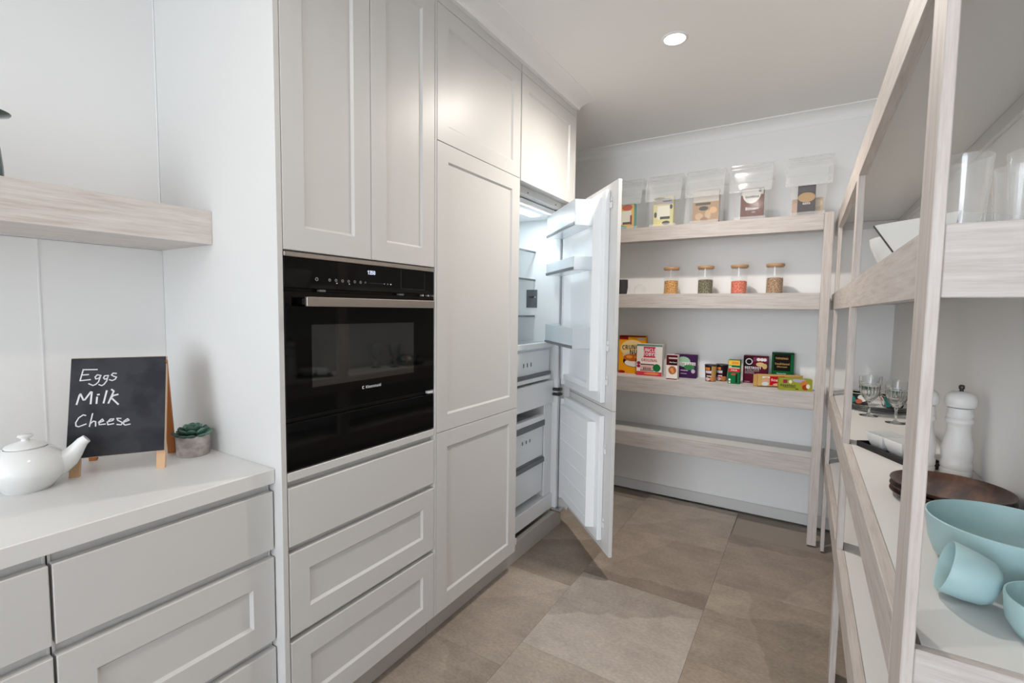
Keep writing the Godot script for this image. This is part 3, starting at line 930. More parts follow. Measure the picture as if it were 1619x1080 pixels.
		fm.albedo_texture = noise_tex(20 + jars.find(j), 0.085, [[0.25, j[3].darkened(0.15)], [0.5, j[2]], [0.75, j[2].lightened(0.3)]], 128, 2)
		fm.uv1_triplanar = true
		fm.uv1_scale = Vector3(9, 9, 9)
		s = begin()
		lathe(s, [Vector2(0, 0.003), Vector2(0.0425, 0.003), Vector2(0.0425, j[4]), Vector2(0.03, j[4] + 0.003), Vector2(0, j[4] + 0.002)], Vector3.ZERO, 32)
		mi("contents", s, fm, t).set_meta("kind", "stuff")
	var gl := thing("small_glass", "small clear glass standing upside down beside the fridge door", "glass", Vector3(-0.975, Y2, -3.2))
	var sg := begin()
	lathe(sg, [Vector2(0.037, 0.0), Vector2(0.036, 0.035), Vector2(0.028, 0.055), Vector2(0.016, 0.062), Vector2(0.018, 0.068), Vector2(0.0, 0.068)], Vector3.ZERO, 28)
	mi("glass", sg, V["clear plastic"], gl)
	var mug := thing("dark_cup", "charcoal ribbed cup half hidden behind the fridge door", "cup", Vector3(-1.095, Y2, -3.2))
	sg = begin()
	lathe(sg, [Vector2(0, 0), Vector2(0.026, 0), Vector2(0.031, 0.01), Vector2(0.036, 0.05), Vector2(0.035, 0.1), Vector2(0.032, 0.1), Vector2(0.032, 0.05), Vector2(0.0, 0.012)], Vector3.ZERO, 28)
	mi("cup", sg, mat("charcoal", Color(0.2, 0.2, 0.2), 0.6), mug)

func pouch(called: String, label: String, cat: String, w: float, h: float, d: float, side: Color, shapes: Array, at: Vector3) -> Node3D:
	var t := thing(called, label, cat, at)
	var s := begin()   # a pillow: full in the middle, flat at top
	prism(s, PackedVector2Array([Vector2(-d / 2, 0), Vector2(d / 2, 0), Vector2(d / 2, h * 0.96), Vector2(d / 4, h), Vector2(-d / 4, h), Vector2(-d / 2, h * 0.96)]), Vector3(-w / 2, 0, 0), Vector3(0, 0, 1), Vector3.UP, Vector3(1, 0, 0), w)
	mi("bag", s, mat(called + label.left(6), side, 0.6, 0.0, 0.25), t)
	s = begin()
	face(s, w - 0.003, h * 0.95, Vector3(0, h * 0.48, d / 2 + 0.0004))
	mi("printed_front", s, print_mat("print " + label.left(12), art(96, int(96 * h / w), side, shapes)), t)
	return t

# ---------------------------------------------------------------- groceries on the third shelf
func carton(called: String, label: String, cat: String, w: float, h: float, d: float, side: Color, shapes: Array, at: Vector3, turn: float, text: Array) -> Node3D:
	# at is the middle of the lower front edge
	var t := thing(called, label, cat, at, turn)
	box_part("box", Vector3(-w / 2, 0, -d), Vector3(w / 2, h, 0), mat("card " + label.left(14), side, 0.6, 0.0, 0.25), t, 0.001)
	var s := begin()
	face(s, w - 0.002, h - 0.002, Vector3(0, h / 2, 0.0004))
	var fr := mi("printed_front", s, print_mat("front " + label.left(14), art(128, int(128 * h / w), side, shapes)), t)
	for q in text:          # text, capital height, x and y (from the lower left, 0..1), material, squeeze
		words(q[0], q[1], Vector3((q[2] - 0.5) * w, q[3] * h - q[1] * 0.02, 0.0007), Basis(Vector3.BACK, q[6] if q.size() > 6 else 0.0), V[q[4]], fr, true, q[5])
	return t

func grocery() -> void:
	var Y := 0.862
	mat("ink red", Color(0.72, 0.1, 0.16), 0.5)
	mat("ink dark", Color(0.1, 0.07, 0.07), 0.5)
	mat("ink gold", Color(0.72, 0.55, 0.25), 0.5)
	mat("ink green", Color(0.1, 0.4, 0.2), 0.5)
	var white := Color(0.93, 0.9, 0.87)
	var gold := Color(0.93, 0.62, 0.1)
	carton("cereal_box", "tall yellow cereal box with a bowl printed on it", "cereal box", 0.186, 0.266, 0.062, gold,
		[["r", 0, 0, 1, 0.03, Color(0.35, 0.12, 0.1)], ["r", 0, 0.03, 0.34, 0.11, Color(0.55, 0.1, 0.13)], ["r", 0.7, 0.05, 0.95, 0.1, Color(0.7, 0.75, 0.78)], ["e", 0.5, 0.33, 0.45, 0.22, Color(0.93, 0.8, 0.55)], ["e", 0.58, 0.52, 0.44, 0.09, Color(0.8, 0.76, 0.7)], ["e", 0.56, 0.67, 0.4, 0.16, Color(0.15, 0.1, 0.1)], ["e", 0.58, 0.72, 0.36, 0.1, white], ["e", 0.55, 0.58, 0.38, 0.1, Color(0.75, 0.38, 0.12)], ["e", 0.4, 0.56, 0.12, 0.04, Color(0.9, 0.6, 0.25)], ["e", 0.7, 0.56, 0.12, 0.04, Color(0.9, 0.6, 0.25)], ["e", 0.1, 0.97, 0.14, 0.04, Color(0.6, 0.12, 0.12)]],
		Vector3(-1.04, Y, -3.283), 0.12, [["CRUNCHY", 0.031, 0.55, 0.7, "ink dark", 0.8, 0.06], ["NUT", 0.03, 0.6, 0.575, "ink dark", 0.9, 0.06]])
	carton("cereal_box", "white and red cereal box in front of the yellow one", "cereal box", 0.17, 0.217, 0.055, white,
		[["r", 0, 0, 1, 0.07, Color(0.42, 0.56, 0.5)], ["r", 0.27, 0.08, 0.74, 0.42, Color(0.82, 0.2, 0.32)], ["r", 0.15, 0.62, 0.7, 0.66, Color(0.35, 0.2, 0.2)], ["r", 0.15, 0.67, 0.7, 0.83, Color(0.86, 0.7, 0.68)], ["r", 0.15, 0.82, 0.7, 0.85, Color(0.35, 0.2, 0.2)], ["r", 0, 0.86, 1, 1, Color(0.8, 0.25, 0.3)], ["e", 0.6, 0.92, 0.3, 0.04, Color(0.9, 0.55, 0.35)], ["e", 0.8, 0.73, 0.15, 0.12, Color(0.12, 0.45, 0.25)], ["e", 0.08, 0.6, 0.07, 0.05, Color(0.6, 0.15, 0.25)], ["e", 0.08, 0.7, 0.07, 0.05, Color(0.6, 0.15, 0.25)]],
		Vector3(-0.9, Y, -3.214), 0.04, [["UNCLE", 0.023, 0.5, 0.815, "print white", 0.9], ["TOBYS", 0.023, 0.5, 0.685, "print white", 0.9], ["ORIGINAL", 0.018, 0.5, 0.5, "ink red", 0.9], ["BRAN", 0.016, 0.42, 0.235, "ink dark", 0.9]])
	carton("snack_box", "slim white snack box with dark red top", "snack box", 0.071, 0.16, 0.045, white,
		[["r", 0, 0, 1, 0.42, Color(0.35, 0.08, 0.1)], ["r", 0.2, 0.1, 1, 0.16, Color(0.85, 0.78, 0.75)], ["r", 0.3, 0.22, 0.95, 0.38, Color(0.12, 0.08, 0.08)], ["e", 0.55, 0.62, 0.36, 0.17, Color(0.72, 0.42, 0.25)], ["e", 0.5, 0.6, 0.15, 0.07, Color(0.88, 0.6, 0.4)], ["e", 0.6, 0.68, 0.12, 0.06, Color(0.85, 0.62, 0.35)], ["r", 0, 0.96, 1, 1, Color(0.4, 0.08, 0.12)]],
		Vector3(-0.734, Y, -3.145), 0.0, [["Nut bars", 0.008, 0.6, 0.7, "print white", 1.0]])
	carton("snack_box", "purple and green low carb bread mix box", "snack box", 0.14, 0.154, 0.05, Color(0.26, 0.13, 0.3),
		[["e", 0.42, 0.3, 0.32, 0.22, Color(0.62, 0.78, 0.66)], ["r", 0.05, 0.32, 0.98, 0.46, white], ["e", 0.7, 0.53, 0.24, 0.12, Color(0.25, 0.5, 0.3)], ["e", 0.88, 0.7, 0.09, 0.09, Color(0.78, 0.7, 0.8)], ["r", 0.3, 0.66, 0.65, 0.71, Color(0.75, 0.68, 0.78)], ["r", 0.3, 0.8, 0.6, 0.84, Color(0.7, 0.62, 0.74)]],
		Vector3(-0.682, Y, -3.285), 0.0, [["LOW CARB", 0.017, 0.55, 0.6, "print grey", 0.95]])
	# two tapering tubs
	for q in [[-0.512, -3.235, "black and tan printed snack tub, left of the two"], [-0.457, -3.3, "black and red printed snack tub tucked behind the slim green box"]]:
		var t := thing("snack_tub", q[2], "tub", Vector3(q[0], Y, q[1]), 0.0, "snack tubs on the third shelf")
		var s := begin()
		lathe(s, [Vector2(0, 0), Vector2(0.03, 0), Vector2(0.037, 0.1)], Vector3.ZERO, 30)
		var body := mat("tub " + q[2].left(16), Color.WHITE, 0.6, 0.0, 0.25)
		mi("tub", s, mat("tub card", Color(0.13, 0.09, 0.09), 0.45), t)
		s = begin()
		lathe(s, [Vector2(0.037, 0.1), Vector2(0.039, 0.1), Vector2(0.039, 0.105), Vector2(0.035, 0.107), Vector2(0, 0.107)], Vector3.ZERO, 30)
		mi("lid", s, mat("tub lid", Color(0.12, 0.12, 0.15), 0.35), t)
		# a printed wrap on the front of the cone
		body.albedo_texture = art(96, 96, Color(0.14, 0.09, 0.1), [["r", 0.6, 0, 1, 1, Color(0.72, 0.56, 0.34)] if q[0] < -0.5 else ["r", 0, 0.7, 1, 1, Color(0.65, 0.15, 0.2)], ["r", 0.15, 0.1, 0.5, 0.28, Color(0.88, 0.5, 0.2)], ["r", 0.15, 0.32, 0.6, 0.5, Color(0.82, 0.78, 0.84)], ["r", 0.1, 0.53, 0.6, 0.6, Color(0.4, 0.1, 0.14)], ["r", 0.25, 0.64, 0.6, 0.72, Color(0.85, 0.84, 0.82)], ["e", 0.75, 0.85, 0.3, 0.15, Color(0.75, 0.5, 0.3)], ["e", 0.3, 0.88, 0.2, 0.12, Color(0.85, 0.7, 0.68)]])
		s = begin()
		for k in 12:
			var a0 := -1.3 + 2.6 * k / 12.0
			var a1 := -1.3 + 2.6 * (k + 1) / 12.0
			var P := []
			for e in [[a0, 0.098, 0.0371], [a1, 0.098, 0.0371], [a1, 0.003, 0.0305], [a0, 0.003, 0.0305]]:
				P.append(Vector3(sin(e[0]) * e[2], e[1], cos(e[0]) * e[2]))
			var uv := [Vector2(k / 12.0, 0), Vector2((k + 1) / 12.0, 0), Vector2((k + 1) / 12.0, 1), Vector2(k / 12.0, 1)]
			for i in [0, 1, 2, 0, 2, 3]:
				s.set_normal(Vector3(P[i].x, 0, P[i].z).normalized())
				s.set_uv(uv[i])
				s.add_vertex(P[i])
		mi("printed_wrap", s, body, t)
	carton("stock_box", "slim green box with yellow top and red banner", "food box", 0.067, 0.147, 0.05, Color(0.06, 0.42, 0.24),
		[["r", 0, 0, 1, 0.03, Color(0.75, 0.6, 0.4)], ["r", 0.02, 0.03, 1, 0.22, Color(0.93, 0.76, 0.32)], ["r", 0.3, 0.07, 0.9, 0.18, Color(0.9, 0.6, 0.2)], ["r", 0.02, 0.24, 0.3, 0.3, Color(0.75, 0.85, 0.7)], ["r", 0.02, 0.31, 1, 0.36, Color(0.82, 0.8, 0.74)], ["r", 0.02, 0.36, 1, 0.5, Color(0.82, 0.16, 0.15)], ["e", 0.5, 0.6, 0.25, 0.04, Color(0.75, 0.3, 0.25)], ["r", 0.66, 0.58, 0.82, 0.96, Color(0.12, 0.1, 0.07)], ["e", 0.15, 0.84, 0.1, 0.05, white], ["e", 0.15, 0.95, 0.1, 0.035, white]],
		Vector3(-0.374, Y, -3.195), 0.0, [["STOCK", 0.009, 0.5, 0.57, "print white", 0.9]])
	carton("cracker_box", "maroon box of beetroot crackers", "cracker box", 0.136, 0.17, 0.05, Color(0.36, 0.07, 0.17),
		[["r", 0, 0, 1, 0.04, Color(0.22, 0.05, 0.1)], ["r", 0, 0.04, 0.4, 0.4, Color(0.13, 0.08, 0.1)], ["r", 0.4, 0.04, 1, 0.2, Color(0.5, 0.2, 0.34)], ["e", 0.23, 0.21, 0.15, 0.12, Color(0.85, 0.82, 0.84)], ["e", 0.23, 0.21, 0.11, 0.085, Color(0.1, 0.07, 0.09)], ["e", 0.62, 0.12, 0.08, 0.06, white], ["e", 0.76, 0.12, 0.08, 0.06, white], ["e", 0.88, 0.12, 0.07, 0.06, white], ["e", 0.7, 0.3, 0.18, 0.08, Color(0.85, 0.72, 0.5)], ["e", 0.88, 0.36, 0.1, 0.1, Color(0.82, 0.7, 0.46)], ["r", 0.05, 0.95, 0.3, 0.97, Color(0.8, 0.6, 0.66)]],
		Vector3(-0.266, Y, -3.3), 0.0, [["BEETROOT", 0.014, 0.4, 0.565, "print white", 0.95], ["CRACKER", 0.014, 0.37, 0.475, "print grey", 0.95], ["MINIS", 0.014, 0.27, 0.385, "print grey", 0.95]])
	var tea := carton("tea_box", "dark green box with a black panel, behind the biscuits", "tea box", 0.118, 0.196, 0.06, Color(0.04, 0.3, 0.16),
		[["r", 0, 0, 1, 0.03, Color(0.05, 0.12, 0.08)], ["r", 0.1, 0.04, 0.86, 0.56, Color(0.08, 0.055, 0.04)], ["r", 0.86, 0.03, 1, 1, Color(0.04, 0.36, 0.2)], ["r", 0, 0.57, 0.86, 1, Color(0.03, 0.38, 0.2)]],
		Vector3(-0.12, Y, -3.315), 0.0, [["TWININGS", 0.011, 0.45, 0.83, "ink gold", 0.9], ["Traditional", 0.012, 0.47, 0.66, "ink gold", 0.9], ["Afternoon", 0.009, 0.47, 0.57, "ink gold", 0.9], ["Flavourful", 0.008, 0.45, 0.36, "print white", 0.9]])
	tea.rotation.y = 0.03
	# biscuits in film: a soft bar with crimped ends
	var b := thing("biscuit_packet", "long orange and red biscuit packet lying behind the lime green box", "packet", Vector3(-0.138, Y, -3.222), 0.39)
	var s2 := begin()
	var prof := PackedVector2Array()
	for k in 16:
		var a := TAU * k / 16
		prof.append(Vector2(0.026 * signf(cos(a)) * pow(absf(cos(a)), 0.6), 0.038 + 0.037 * signf(sin(a)) * pow(absf(sin(a)), 0.6)))
	prism(s2, prof, Vector3(-0.118, 0, 0), Vector3(0, 0, 1), Vector3.UP, Vector3(1, 0, 0), 0.236)
	bx(s2, Vector3(-0.135, 0.004, -0.004), Vector3(-0.117, 0.072, 0.004), 0.001)
	bx(s2, Vector3(0.117, 0.004, -0.004), Vector3(0.135, 0.072, 0.004), 0.001)
	mi("wrapper", s2, mat("biscuit film", Color(0.78, 0.62, 0.36), 0.35), b)
	s2 = begin()
	face(s2, 0.236, 0.06, Vector3(0, 0.038, 0.0265))
	var bf := mi("printed_front", s2, print_mat("biscuit print", art(192, 48, Color(0.8, 0.66, 0.4), [["r", 0.1, 0.1, 0.4, 0.25, white], ["e", 0.2, 0.55, 0.1, 0.4, Color(0.85, 0.66, 0.52)], ["e", 0.17, 0.8, 0.08, 0.2, Color(0.85, 0.86, 0.88)], ["r", 0.28, 0.05, 0.62, 0.95, Color(0.78, 0.09, 0.12)], ["e", 0.45, 0.85, 0.1, 0.12, Color(0.93, 0.7, 0.6)], ["e", 0.75, 0.35, 0.15, 0.12, Color(0.93, 0.82, 0.55)]])), b)
	words("Scotch", 0.014, Vector3(-0.01, 0.042, 0.0269), Basis(Vector3.BACK, -0.06), V["print white"], bf, true, 1.2)
	carton("nougat_box", "small lime green box lying at the corner post end", "food box", 0.165, 0.066, 0.05, Color(0.6, 0.62, 0.2),
		[["r", 0.12, 0.08, 0.25, 0.4, Color(0.55, 0.2, 0.3)], ["e", 0.34, 0.25, 0.05, 0.16, Color(0.9, 0.9, 0.78)], ["e", 0.6, 0.1, 0.2, 0.18, Color(0.7, 0.66, 0.74)], ["e", 0.77, 0.45, 0.12, 0.33, Color(0.8, 0.5, 0.25)], ["e", 0.8, 0.7, 0.1, 0.25, Color(0.62, 0.25, 0.12)], ["e", 0.88, 0.6, 0.06, 0.2, white], ["r", 0.5, 0.86, 0.6, 0.95, Color(0.2, 0.2, 0.1)]],
		Vector3(-0.045, Y, -3.131), 0.2, [["Hazelnut", 0.013, 0.27, 0.42, "ink dark", 1.0], ["Chocolate", 0.007, 0.32, 0.26, "ink dark", 1.3]])

# ---------------------------------------------------------------- on the bench and the floating shelf
func bench_things() -> void:
	var Y := 0.8613
	# teapot
	var t := thing("teapot", "round white china teapot with a curved spout", "teapot", Vector3(-1.556, Y, -0.338))
	var s := begin()
	lathe(s, [Vector2(0, 0), Vector2(0.043, 0.0), Vector2(0.046, 0.004), Vector2(0.06, 0.02), Vector2(0.071, 0.038), Vector2(0.0735, 0.05), Vector2(0.07, 0.066), Vector2(0.06, 0.083), Vector2(0.046, 0.096), Vector2(0.039, 0.1), Vector2(0.037, 0.098)], Vector3.ZERO, 48)
	mi("pot_body", s, V["porcelain"], t)
	s = begin()
	lathe(s, [Vector2(0.037, 0.1), Vector2(0.038, 0.103), Vector2(0.034, 0.107), Vector2(0.02, 0.113), Vector2(0.008, 0.116), Vector2(0.0065, 0.12), Vector2(0.012, 0.124), Vector2(0.0145, 0.127), Vector2(0.012, 0.13), Vector2(0, 0.131)], Vector3.ZERO, 36)
	mi("lid", s, V["porcelain"], t)
	var L := Vector3(0.36, 0, -0.933)
	s = begin()
	var pts := []
	var rr := []
	for q in [[0.044, 0.05, 0.034], [0.06, 0.054, 0.03], [0.074, 0.063, 0.0235], [0.085, 0.076, 0.018], [0.093, 0.088, 0.0145], [0.1, 0.098, 0.0125], [0.108, 0.1045, 0.0105]]:
		pts.append(L * q[0] + Vector3(0, q[1], 0))
		rr.append(q[2])
	tube(s, pts, rr, 20)
	mi("spout", s, V["porcelain"], t)
	s = begin()
	pts = []
	rr = []
	for k in 17:
		var a := lerpf(1.95, 4.3, k / 16.0)
		pts.append(L * (-0.066 + 0.044 * cos(a)) + Vector3(0, 0.057 + 0.031 * sin(a), 0))
		rr.append(0.0065)
	tube(s, pts, rr, 12)
	mi("handle", s, V["porcelain"], t)
	# chalkboard easel
	var c := thing("chalkboard", "small black A-frame chalkboard with a chalked shopping list", "chalkboard", Vector3(-1.572, Y, -0.535))
	var w := Vector3(0.53, 0, -0.848).normalized()
	var up := Vector3(-0.2331, 0.9618, -0.1435)
	var fr := Transform3D(Basis(w, up, w.cross(up)), Vector3(-1.5, Y, -0.491) - c.position)
	var bd := begin()
	bx(bd, Vector3(-0.104, 0.051, -0.004), Vector3(0.0985, 0.308, 0.0), 0.001)
	var slate := mat("slate", Color(0.21, 0.21, 0.225), 0.6)
	slate.albedo_texture = noise_tex(31, 0.008, [[0.2, Color(0.82, 0.82, 0.84)], [0.6, Color(1, 1, 1)], [0.9, Color(1.0, 1.0, 1.0)]], 256, 4)
	slate.uv1_triplanar = true
	slate.uv1_scale = Vector3(4, 4, 4)
	slate.albedo_color = Color(0.25, 0.25, 0.265)
	slate.roughness = 0.85
	slate.metallic_specular = 0.25
	var bp := mi("board", bd, slate, c)
	bp.transform = fr
	bd = begin()
	bx(bd, Vector3(-0.105, 0.05, -0.012), Vector3(0.1005, 0.3105, -0.0042), 0.001)
	var fm := mi("backing_frame", bd, V["pine pale"], c)
	fm.transform = fr
	for x in [[-0.1, -0.079], [0.08, 0.1]]:
		bd = begin()
		bx(bd, Vector3(x[0], 0.002, -0.024), Vector3(x[1], 0.3, -0.0125), 0.001)
		var lg := mi("front_leg", bd, V["pine"], c)
		lg.transform = fr
	var back := Transform3D(Basis(w, Vector3(0.233, 0.9618, 0.1435), w.cross(Vector3(0.233, 0.9618, 0.1435))), Vector3(-1.643, Y, -0.579) - c.position)
	for x in [[-0.1, -0.081], [0.082, 0.101]]:
		bd = begin()
		bx(bd, Vector3(x[0], 0.002, -0.006), Vector3(x[1], 0.298, 0.006), 0.001)
		var lg := mi("back_leg", bd, V["pine stained"], c)
		lg.transform = back
	var chalk := mat("chalk", Color(0.86, 0.86, 0.87), 0.9)
	var strokes := {
		"chalk_eggs": [[235, 240, 200, 372], [232, 238, 400, 236], [215, 305, 297, 299], [198, 376, 320, 362], [445, 310, 400, 302, 375, 330, 385, 355, 420, 345, 445, 310], [442, 312, 415, 390, 385, 420, 350, 435, 300, 412], [532, 310, 490, 314, 475, 340, 490, 358, 520, 345, 535, 312], [532, 312, 512, 380, 482, 420, 455, 437, 420, 424], [630, 285, 590, 281, 570, 305, 600, 322, 632, 330, 615, 358, 580, 374, 545, 363]],
		"chalk_milk": [[163, 668, 195, 555, 206, 540, 240, 612, 258, 610, 325, 515, 338, 518, 325, 660], [400, 578, 394, 655], [405, 549, 426, 546], [515, 500, 478, 650], [573, 484, 600, 505, 536, 652], [650, 545, 590, 560, 562, 600], [585, 600, 655, 666]],
		"chalk_cheese": [[270, 802, 240, 795, 190, 830, 155, 890, 160, 930, 190, 938, 275, 905], [350, 778, 314, 936], [320, 905, 360, 870, 386, 876, 386, 932], [420, 892, 480, 868, 465, 846, 425, 880, 430, 914, 502, 905], [520, 882, 590, 862, 602, 843, 560, 846, 525, 885, 532, 914, 602, 900], [690, 837, 640, 836, 650, 860, 710, 888, 690, 914, 640, 910], [715, 887, 788, 858, 770, 840, 725, 870, 720, 905, 742, 917, 802, 905]]}
	for word in strokes:
		var q := begin()
		for line in strokes[word]:
			var p3 := []
			for i in range(0, line.size(), 2):
				p3.append(on_board(line[i], line[i + 1]))
			for i in p3.size() - 1:
				var hw: float = 0.0019 if word == "chalk_milk" else 0.0014
				var a: Vector2 = p3[i]
				var b: Vector2 = p3[i + 1]
				var d := (b - a).normalized()
				a -= d * hw * 0.6
				b += d * hw * 0.6
				var n := Vector2(-d.y, d.x) * hw
				quad(q, Vector3(a.x + n.x, a.y + n.y, 0.0004), Vector3(b.x + n.x, b.y + n.y, 0.0004), Vector3(b.x - n.x, b.y - n.y, 0.0004), Vector3(a.x - n.x, a.y - n.y, 0.0004), Vector3.BACK)
		mi(word + "_lettering", q, chalk, bp)
	# succulent
	var p := thing("potted_succulent", "small green succulent in a round grey concrete pot", "potted plant", Vector3(-1.527, Y, -0.684))
	s = begin()
	lathe(s, [Vector2(0, 0), Vector2(0.04, 0), Vector2(0.042, 0.003), Vector2(0.0432, 0.058), Vector2(0.0424, 0.06), Vector2(0.0385, 0.06), Vector2(0.0378, 0.05)], Vector3.ZERO, 40)
	var con := mat("concrete", Color.WHITE, 0.85)
	con.albedo_texture = noise_tex(41, 0.02, [[0.2, Color(0.6, 0.56, 0.54)], [0.5, Color(0.69, 0.65, 0.63)], [0.85, Color(0.76, 0.725, 0.705)]], 256, 4)
	con.uv1_triplanar = true
	con.uv1_scale = Vector3(6, 6, 6)
	mi("pot", s, con, p)
	s = begin()
	lathe(s, [Vector2(0.0382, 0.05), Vector2(0.02, 0.056), Vector2(0, 0.058)], Vector3.ZERO, 30)
	mi("soil", s, mat("soil", Color(0.1, 0.085, 0.075), 0.95), p)
	var greens := [mat("leaf a", Color(0.3, 0.43, 0.38), 0.5), mat("leaf b", Color(0.4, 0.55, 0.49), 0.5), mat("leaf c", Color(0.22, 0.33, 0.29), 0.5)]
	var rng := RandomNumberGenerator.new()
	rng.seed = 5
	s = begin()
	var prof := []
	for k in 9:
		var a := PI * k / 8.0
		prof.append(Vector2(sin(a) * (1.0 - 0.25 * cos(a + 0.6)), -cos(a)))
	lathe(s, prof, Vector3.ZERO, 12)
	var leaf := s.commit()
	for ring in [[11, 0.036, 0.06, 0.42, 0.019], [9, 0.026, 0.069, 0.75, 0.017], [7, 0.015, 0.077, 1.0, 0.0145], [4, 0.006, 0.082, 1.3, 0.011]]:
		for k in ring[0]:
			var a: float = TAU * k / ring[0] + ring[1] * 40.0 + rng.randf() * 0.25
			var o := mi("leaf", leaf, greens[rng.randi() % 3], p)
			var e: float = ring[3] + rng.randf_range(-0.12, 0.12)
			var bs := Basis(Vector3.UP, -a) * Basis(Vector3.BACK, e - PI / 2)
			o.transform = Transform3D(bs.scaled_local(Vector3(0.0042, ring[4], 0.0105)), Vector3(cos(a) * ring[1], ring[2], sin(a) * ring[1]))
	# green glass vessel at the edge of the picture
	var v := thing("glass_vessel", "dark green glass vessel with a wide flat rim on the floating shelf", "vase", Vector3(-1.66, 1.5752, -0.313))
	s = begin()
	lathe(s, [Vector2(0, 0), Vector2(0.034, 0), Vector2(0.037, 0.01), Vector2(0.036, 0.05), Vector2(0.033, 0.09), Vector2(0.028, 0.12), Vector2(0.024, 0.145), Vector2(0.028, 0.162), Vector2(0.052, 0.17), Vector2(0.054, 0.173), Vector2(0.05, 0.174), Vector2(0.024, 0.165), Vector2(0.02, 0.145), Vector2(0.028, 0.09), Vector2(0.03, 0.02), Vector2(0, 0.01)], Vector3.ZERO, 40)
	mi("vessel", s, mat("green glaze", Color(0.24, 0.32, 0.31), 0.08, 0.0, 0.7), v)

func on_board(X: float, Y: float) -> Vector2:
	var fx := 0.5
	var fy := 0.5
	for i in 4:
		var xl := 89.0 - 50.0 * fy
		var xr := 1255.0 - 26.0 * fy
		fx = (X - xl) / (xr - xl)
		var y0 := 99.0 - 30.0 * fx
		var y1 := 1327.0 - 117.0 * fx
		fy = (Y - y0) / (y1 - y0)
	return Vector2(lerpf(-0.105, 0.0985, fx), lerpf(0.308, 0.051, fy))

